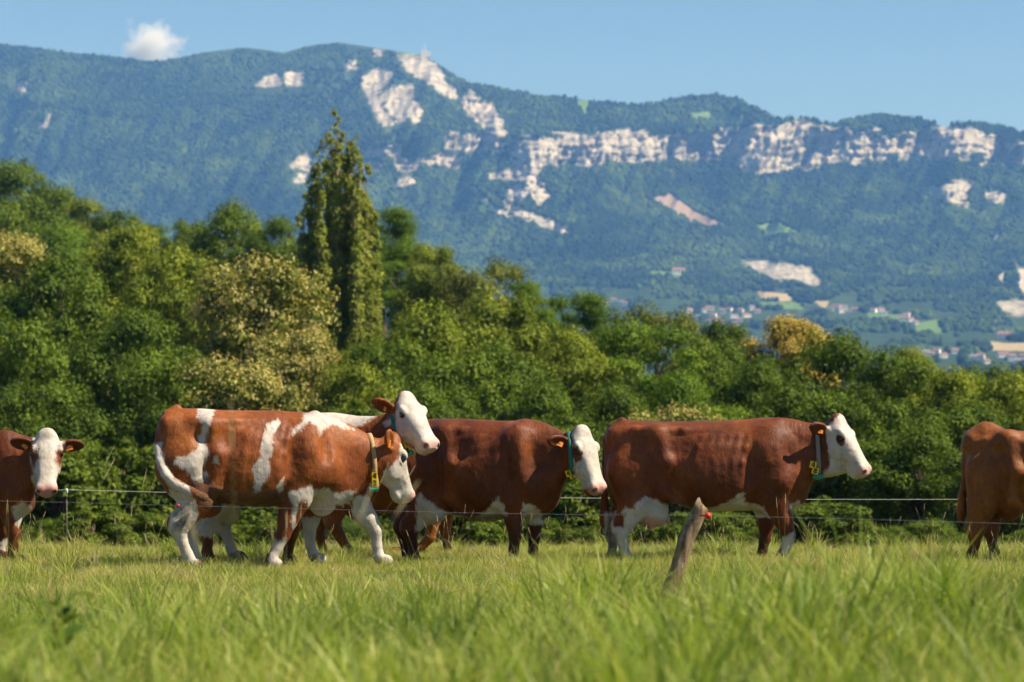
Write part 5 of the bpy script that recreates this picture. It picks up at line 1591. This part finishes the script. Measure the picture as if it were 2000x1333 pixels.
# ------------------------------------------------------------------ pasture grass (uncountable): tufts scattered over the meadow
def blade_mat(name, stops, tipc, trans=0.4, patch=2.1):
    m = bpy.data.materials.new(name); m.use_nodes = True
    nt = m.node_tree; b = nt.nodes['Principled BSDF']
    b.inputs['Roughness'].default_value = 0.5; b.inputs['Specular IOR Level'].default_value = 0.3
    oi = nt.nodes.new('ShaderNodeObjectInfo')
    pn = noise_tex(nt, 0.75, 4, 0.65, vec=oi.outputs['Location'])
    t = math_n(nt, 'ADD', math_n(nt, 'ADD', math_n(nt, 'MULTIPLY', oi.outputs['Random'], 0.30), math_n(nt, 'MULTIPLY', attr(nt, 'tint'), 0.55)),
               math_n(nt, 'MULTIPLY_ADD', math_n(nt, 'SUBTRACT', pn, 0.5), patch, -0.06))
    # the track the cows walk is drier
    sep = nt.nodes.new('ShaderNodeSeparateXYZ'); nt.links.new(oi.outputs['Location'], sep.inputs[0])
    mr = nt.nodes.new('ShaderNodeMapRange'); mr.inputs[1].default_value = 15; mr.inputs[2].default_value = 24; mr.inputs[3].default_value = 0; mr.inputs[4].default_value = 0.20
    nt.links.new(sep.outputs[1], mr.inputs[0])
    t = math_n(nt, 'ADD', t, mr.outputs[0])
    col = ramp(nt, t, stops)
    col = mix_col(nt, math_n(nt, 'MULTIPLY', math_n(nt, 'POWER', attr(nt, 'along'), 2.0), 0.5), col, tipc)
    nt.links.new(col, b.inputs['Base Color'])
    tr = nt.nodes.new('ShaderNodeBsdfTranslucent')
    nt.links.new(mix_col(nt, 1.0, col, (1.0, 1.1, 0.5), 'MULTIPLY'), tr.inputs['Color'])
    mx = nt.nodes.new('ShaderNodeMixShader'); mx.inputs[0].default_value = trans
    nt.links.new(b.outputs[0], mx.inputs[1]); nt.links.new(tr.outputs[0], mx.inputs[2])
    nt.links.new(mx.outputs[0], nt.nodes['Material Output'].inputs['Surface'])
    return m
m_grass = blade_mat('green_blades', [(0.0, (0.045, 0.110, 0.009)), (0.22, (0.130, 0.235, 0.014)), (0.46, (0.260, 0.350, 0.026)), (0.70, (0.45, 0.43, 0.09)), (0.95, (0.60, 0.51, 0.20))], (0.46, 0.47, 0.12))
m_straw = blade_mat('straw_blades', [(0.1, (0.24, 0.22, 0.07)), (0.5, (0.42, 0.34, 0.14)), (0.9, (0.55, 0.44, 0.22))], (0.55, 0.45, 0.24), 0.3)
m_broad = blade_mat('broad_leaves', [(0.0, (0.035, 0.085, 0.010)), (0.4, (0.075, 0.150, 0.016)), (1.0, (0.14, 0.22, 0.03))], (0.12, 0.2, 0.03), 0.3, 0.6)
m_seed = flat_mat('seed_heads', (0.50, 0.40, 0.20), 0.9, 0.1, 0.2, 40)
m_clov = flat_mat('clover_flowers', (0.75, 0.68, 0.58), 0.9, 0.1, 0.1, 40)

def tuft(seed, n, hmin, hmax, wid, rad, lean):
    r = np.random.default_rng(seed)
    V, F, ti, al = [], [], [], []
    for i in range(n):
        a = r.random() * 6.283; rr_ = rad * r.random() ** 0.5
        bx, by = rr_ * math.cos(a), rr_ * math.sin(a)
        h = hmin + (hmax - hmin) * r.random(); w = wid * (0.6 + 0.8 * r.random())
        da = a + r.normal() * 0.9; ln = lean * (0.3 + r.random()) * h
        fa = r.random() * 3.14
        sx, sy = math.cos(fa) * w / 2, math.sin(fa) * w / 2
        t_ = r.random(); o = len(V); K = 4
        for k in range(K):
            u = k / (K - 1); bend = ln * u ** 1.8
            px_, py_ = bx + math.cos(da) * bend, by + math.sin(da) * bend
            pz = h * (u - 0.35 * (ln / h) * u ** 2.6)
            ws = (1 - 0.35 * u) if k < K - 1 else 0
            if k < K - 1:
                V += [(px_ - sx * ws, py_ - sy * ws, pz), (px_ + sx * ws, py_ + sy * ws, pz)]; ti += [t_] * 2; al += [u] * 2
            else:
                V.append((px_, py_, pz)); ti.append(t_); al.append(u)
        for k in range(K - 2):
            F.append((o + 2 * k, o + 2 * k + 1, o + 2 * k + 3, o + 2 * k + 2))
        F.append((o + 2 * (K - 2), o + 2 * (K - 2) + 1, o + 2 * (K - 1)))
    return V, F, ti, al

grass_coll = bpy.data.collections.new('grass_tufts')
def add_tuft(name, mat, *a):
    V, F, ti, al = tuft(*a)
    grass_coll.objects.link(bpy.data.objects.new(name, mesh_data(name, V, F, [mat], True, {'tint': ti, 'along': al})))
for k in range(3): add_tuft('a%d' % k, m_grass, k, (46, 60, 70)[k], 0.05, 0.18, (0.0060, 0.0042, 0.0032)[k], 0.12, (0.7, 0.9, 1.2)[k])
for k in range(2): add_tuft('b%d' % k, m_straw, 20 + k, 26, 0.06, 0.20, 0.0040, 0.10, 1.1)
for k in range(2): add_tuft('c%d' % k, m_grass, 30 + k, 40, 0.18, 0.36, 0.0075, 0.09, 0.65)
def stalk(seed, flower=False):
    r = np.random.default_rng(seed)
    mb = MB()
    for i in range(2 if not flower else 3):
        h = (0.50 if not flower else 0.16) * (0.75 + 0.4 * r.random()); a = r.random() * 6.28; l = (0.10 + 0.14 * r.random()) * h / 0.5
        x0, y0 = r.normal() * 0.03, r.normal() * 0.03
        P4 = [(x0 + math.cos(a) * l * u * u, y0 + math.sin(a) * l * u * u, h * u) for u in (0, 0.35, 0.7, 1.0)]
        mb.tube(P4, [0.0022, 0.0018, 0.0014, 0.001], 4)
        tip = Vector(P4[-1]); d = (tip - Vector(P4[-2])).normalized()
        if flower:
            v, f = ico(1)
            mb.add([tip + p * 0.008 * (1 + 0.2 * r.normal()) for p in v], f, 1)
        else:
            mb.tube([tip - d * 0.01, tip + d * 0.015, tip + d * 0.05, tip + d * 0.085], [0.0015, 0.0042, 0.0036, 0.001], 5, 1)
    return mb
for k in range(2): grass_coll.objects.link(bpy.data.objects.new('d%d' % k, stalk(50 + k).mesh('stalk', [m_straw, m_seed], True)))
grass_coll.objects.link(bpy.data.objects.new('e0', stalk(60, True).mesh('clover', [m_grass, m_clov], True)))
def rosette(seed):
    r = np.random.default_rng(seed); V, F, ti, al = [], [], [], []
    for i in range(9):
        a = i * 2.4 + r.normal() * 0.3; L = 0.09 + 0.07 * r.random(); W_ = L * (0.26 + 0.1 * r.random()); o = len(V)
        for k in range(5):
            u = k / 4; w = W_ * math.sin(math.pi * (0.06 + 0.92 * u)) / 2
            cx, cy, cz = math.cos(a) * L * u, math.sin(a) * L * u, L * (1.15 * u - 0.75 * u * u)
            for sg in (-1, 0, 1):
                V.append((cx - math.sin(a) * w * sg, cy + math.cos(a) * w * sg, cz + abs(sg) * 0.15 * w)); ti.append(0.0); al.append(0.2 * u)
        for k in range(4):
            for j_ in range(2):
                q = o + k * 3 + j_; F.append((q, q + 1, q + 4, q + 3))
    return V, F, ti, al
for k in range(2):
    V, F, ti, al = rosette(80 + k)
    grass_coll.objects.link(bpy.data.objects.new('f%d' % k, mesh_data('f%d' % k, V, F, [m_broad], True, {'tint': ti, 'along': al})))
for k in range(2): add_tuft('g%d' % k, m_straw, 90 + k, 9, 0.16, 0.36, 0.0030, 0.09, 0.7)
# order by name: a0 a1 a2 b0 b1 c0 c1 d0 d1 e0
def field_points(y0, y1, dens):
    n = int(dens * (y1 - y0) * (0.46 * y1 + 2.4) )
    y = y0 + (y1 - y0) * rng.random(n); x = (rng.random(n) - 0.5) * (0.46 * y1 + 2.4)
    k = np.abs(x) < 0.215 * y + 1.2
    return x[k], y[k]
PX, PY, PS, PK = [], [], [], []
for (y0, y1, dens, s0, s1, mix) in (
        (6.5, 13, 150, 0.9, 1.4, (.452, .12, .26, .008, .06, .10)), (13, 18, 160, 0.6, 1.05, (.462, .22, .14, .008, .07, .10)),
        (18, 23, 180, 0.42, 0.75, (.492, .36, .03, .008, .05, .06)), (23, 32, 200, 0.40, 0.72, (.492, .39, .03, .008, .03, .05))):
    x, y = field_points(y0, y1, dens)
    n = len(x); u = rng.random(n)
    # straw lies in patches
    pt = fbm(x * 0.35 + 9, y * 0.22, 3)
    u = np.clip(u + pt * 0.35 * (u > 0.35) * (u < 0.95), 0, 0.999)
    cum = np.cumsum(mix)
    typ = np.searchsorted(cum, u).clip(0, 5)
    k = np.where(typ == 0, rng.integers(0, 3, n), np.where(typ == 1, 3 + rng.integers(0, 2, n), np.where(typ == 2, 5 + rng.integers(0, 2, n), np.where(typ == 3, 7 + rng.integers(0, 2, n), np.where(typ == 4, 10 + rng.integers(0, 2, n), 12 + rng.integers(0, 2, n))))))
    sc_ = s0 + (s1 - s0) * rng.random(n)
    sc_ = sc_ * (1.0 + 1.5 * fbm(x * 1.1 + 3, y * 0.7, 3))
    sc_ = np.where(typ == 3, 0.45 + 0.35 * rng.random(n), sc_)
    PX.append(x); PY.append(y); PS.append(sc_); PK.append(k)
# rank tuft at the foot of the post, tall clumps in the foreground
def clump(px, D, n, spread, s0, s1, kinds):
    PX.append(wx(px, D) + rng.normal(size=n) * spread); PY.append(D + rng.normal(size=n) * spread)
    PS.append(s0 + (s1 - s0) * rng.random(n)); PK.append(rng.choice(kinds, n))
clump(1398, 20.4, 40, 0.13, 0.65, 1.05, (5, 6)); clump(1380, 20.2, 16, 0.12, 0.9, 1.3, (10, 11))
clump(1165, 13.5, 26, 0.11, 1.3, 1.9, (5, 6)); clump(1760, 13.5, 24, 0.12, 1.3, 1.9, (5, 6)); clump(1480, 12.5, 16, 0.12, 1.2, 1.6, (5, 6))
clump(520, 12.5, 6, 0.5, 0.8, 1.1, (7, 8)); clump(1350, 12.0, 18, 0.35, 0.9, 1.3, (3, 4))
for (px, top, D) in ((200, 957, 21), (62, 940, 17), (600, 950, 16), (555, 990, 18), (240, 1010, 20), (1520, 1000, 24), (890, 985, 24), (1400, 1010, 23.5), (330, 1040, 17),
                     (525, 1000, 7.2), (480, 1030, 7.4), (1040, 985, 22), (700, 1030, 23), (1060, 1030, 23), (30, 1010, 20), (140, 1050, 22)):
    gx = wx(px, D); gz = float(ground_z(np.array([gx]), np.array([D]))[0])
    PX.append([gx]); PY.append([D]); PS.append([(wz(top, D) - gz) / 0.52]); PK.append([7 + int(px) % 2])
PX = np.concatenate(PX); PY = np.concatenate(PY); PS = np.concatenate(PS); PK = np.concatenate(PK)
PZ = ground_z(PX, PY) - 0.008
n = len(PX)
thin = np.where((PK >= 7) & (PK <= 8), np.minimum(1.0, 0.5 / np.maximum(PS, 0.1)), 1.0)
rot = np.stack([rng.normal(size=n) * 0.22, rng.normal(size=n) * 0.22, rng.random(n) * 6.283], -1)
scl = np.stack([PS * thin, PS * thin, PS * (0.85 + 0.35 * rng.random(n))], -1)
g = gn_scatter('pasture_grass', np.stack([PX, PY, PZ], -1), rot, scl, PK, grass_coll)
tag(g, 'sunlit green and straw-coloured pasture grass in front of the cows', 'grass', kind='stuff')
# ------------------------------------------------------------------ fence
m_wood, nt, b = new_mat('weathered_wood', 0.9, 0.1)
wv = noise_tex(nt, 24, 6, 0.7, mapping=(1, 1, 0.08))
lich = ramp(nt, noise_tex(nt, 20, 5, 0.75), [(0.58, (0, 0, 0)), (0.66, (1, 1, 1))])
wc = ramp(nt, wv, [(0.3, (0.085, 0.052, 0.028)), (0.5, (0.25, 0.17, 0.095)), (0.7, (0.42, 0.32, 0.20))])
nt.links.new(mix_col(nt, lich, wc, (0.36, 0.36, 0.28)), b.inputs['Base Color'])
bump(nt, b, wv, 0.9, 0.02)
PD = 19.6
pb = Vector((wx(1290, PD), PD, wz(1215, PD))); ptop = Vector((wx(1372, PD), PD + 0.05, wz(986, PD)))
vs, fs = [], []
NS, NR = 14, 20
ax = (ptop - pb).normalized(); u_ = ax.cross(Vector((0, 1, 0))).normalized(); v_ = ax.cross(u_)
for i in range(NR):
    t = i / (NR - 1)
    c = pb.lerp(ptop, t) + u_ * (0.018 * math.sin(t * 3.1) + 0.006 * math.sin(t * 11))
    for k in range(NS):
        a = 2 * math.pi * k / NS
        rad = 0.053 * (1.08 - 0.12 * t) * (1 + 0.16 * mnoise.noise(Vector((math.cos(a) * 1.6, math.sin(a) * 1.6, t * 3.0))) + 0.06 * mnoise.noise(Vector((math.cos(a) * 5, math.sin(a) * 5, t * 22))))
        if math.sin(a) > 0.2: rad *= 0.82          # split face
        p = c + (u_ * math.cos(a) + v_ * math.sin(a)) * rad
        if i == NR - 1: p += ax * (0.03 * math.cos(a) + 0.012 * math.sin(3 * a))
        vs.append(p)
for i in range(NR - 1):
    for k in range(NS):
        fs.append((i * NS + k, i * NS + (k + 1) % NS, (i + 1) * NS + (k + 1) % NS, (i + 1) * NS + k))
fs.append(tuple(range((NR - 1) * NS, NR * NS)))
me = mesh_data('fence_post', vs, fs, [m_wood], True)
post = link('fence_post', me)
tag(post, 'weathered wooden fence post leaning right in front of the cows', 'fence post')
m_red = flat_mat('red_plastic', (0.70, 0.035, 0.02), 0.4)
m_ins = flat_mat('white_plastic', (0.75, 0.75, 0.72), 0.4)
m_steel = flat_mat('steel_rod', (0.16, 0.13, 0.11), 0.5, 0.4)
m_tape = flat_mat('white_fence_tape', (0.62, 0.58, 0.52), 0.6, 0.3, 0.05)
m_wire = flat_mat('grey_fence_wire', (0.26, 0.26, 0.26), 0.5, 0.4, 0.05)
ic = Vector((wx(1384, PD - 0.06), PD - 0.06, wz(1007, PD)))
link('insulator', MB().tube([ic + Vector((-0.06, 0.03, 0.0)), ic + Vector((-0.022, 0.0, 0)), ic + Vector((-0.018, 0, 0)), ic + Vector((-0.004, 0, 0)), ic + Vector((0.010, 0, 0)), ic + Vector((0.016, 0, 0))], [0.006, 0.007, 0.020, 0.023, 0.020, 0.006], 12).mesh('insulator', [m_red], True), post)

def wire(rows, dfun, r, mat, name, label):
    pts = [(wx(px, dfun(px)), dfun(px), wz(row, dfun(px))) for px, row in rows]
    o = link(name, MB().tube(pts, r, 6).mesh(name, [mat], True))
    return tag(o, label, 'fence wire')
nd_ = lambda px: PD - 0.06 + (1384 - px) / 2200 * 4.6
near = wire([(-160, 974), (0, 979), (150, 982), (348, 988), (550, 993), (900, 1002), (1150, 1006), (1384, 1007), (1740, 1016), (2000, 1024), (2160, 1029)], nd_, 0.0013, m_wire,
            'fence_wire', 'thin grey wire of the near fence crossing in front of the cows')
p = Vector((wx(348, nd_(348)), nd_(348), wz(988, nd_(348))))
link('marker', MB().tube([p - Vector((0.012, 0, 0)), p - Vector((0.009, 0, 0)), p + Vector((0.009, 0, 0)), p + Vector((0.012, 0, 0))], [0.005, 0.012, 0.012, 0.005], 10).mesh('marker', [m_red], True), near)
wire([(-160, 968), (65, 960), (130, 957), (320, 962), (700, 968), (1110, 973), (1560, 976), (1880, 976), (2000, 979), (2160, 984)], lambda px: 28.9, 0.0026, m_tape,
     'fence_wire', 'white tape of the far fence running behind the cows')
SD = 28.9
sx_ = wx(130, SD); gz = float(ground_z(np.array([sx_]), np.array([SD]))[0]); sz_ = wz(957, SD)
stake = link('fence_stake', MB().tube([(sx_, SD + 0.015, gz - 0.15), (sx_, SD + 0.015, sz_ - 0.03)], [0.0042, 0.0042], 8).mesh('fence_stake', [m_steel], True))
tag(stake, 'thin metal fence stake with white insulator, right of the left cow', 'fence stake')
link('insulator', MB().tube([(sx_, SD + 0.015, sz_ - 0.045), (sx_, SD + 0.015, sz_ - 0.02), (sx_, SD + 0.015, sz_ + 0.0), (sx_, SD + 0.015, sz_ + 0.012)], [0.008, 0.014, 0.012, 0.008], 10).mesh('stake_insulator', [m_ins], True), stake)

# ---- dock plant in the left foreground
m_dock = leaf_mat('dock_leaf', [(0.0, (0.025, 0.06, 0.008)), (0.5, (0.055, 0.11, 0.012)), (1.0, (0.10, 0.17, 0.02))])
m_stem = flat_mat('dock_stem', (0.22, 0.10, 0.045), 0.7)
DD = 9.6
dx = wx(120, DD); dz = float(ground_z(np.array([dx]), np.array([DD]))[0])
dock = empty('dock_plant', (dx, DD, dz)); tag(dock, 'blurred dock weed with dark leaves and reddish stem in the left foreground', 'weed')
dh = wz(1150, DD) - dz
link('stem', MB().tube([(0, 0, -0.02), (-0.01, 0, dh * 0.4), (-0.03, 0.01, dh * 0.8), (-0.04, 0.01, dh)], [0.007, 0.006, 0.004, 0.002], 7).mesh('dock_stem', [m_stem], True), dock)
for k in range(14):
    a = k * 2.4 + 0.5; h0 = dh * (0.10 + 0.06 * k); L = 0.24 - 0.010 * k
    V, F = [], []
    for i in range(6):
        u = i / 5; w = 0.060 * math.sin(math.pi * (0.08 + 0.90 * u)) * (L / 0.2)
        c = Vector((math.cos(a) * L * u, math.sin(a) * L * u, h0 + L * (0.95 * u - 0.75 * u * u)))
        s_ = Vector((-math.sin(a), math.cos(a), 0))
        V += [c - s_ * w + Vector((0, 0, 0.006)), c, c + s_ * w + Vector((0, 0, 0.006))]
    for i in range(5):
        for j in range(2):
            q = i * 3 + j; F.append((q, q + 1, q + 4, q + 3))
    link('leaf', mesh_data('dock_leaf', V, F, [m_dock], True, {'tint': [0.3 + 0.05 * k] * len(V), 'bloom': [0] * len(V)}), dock)
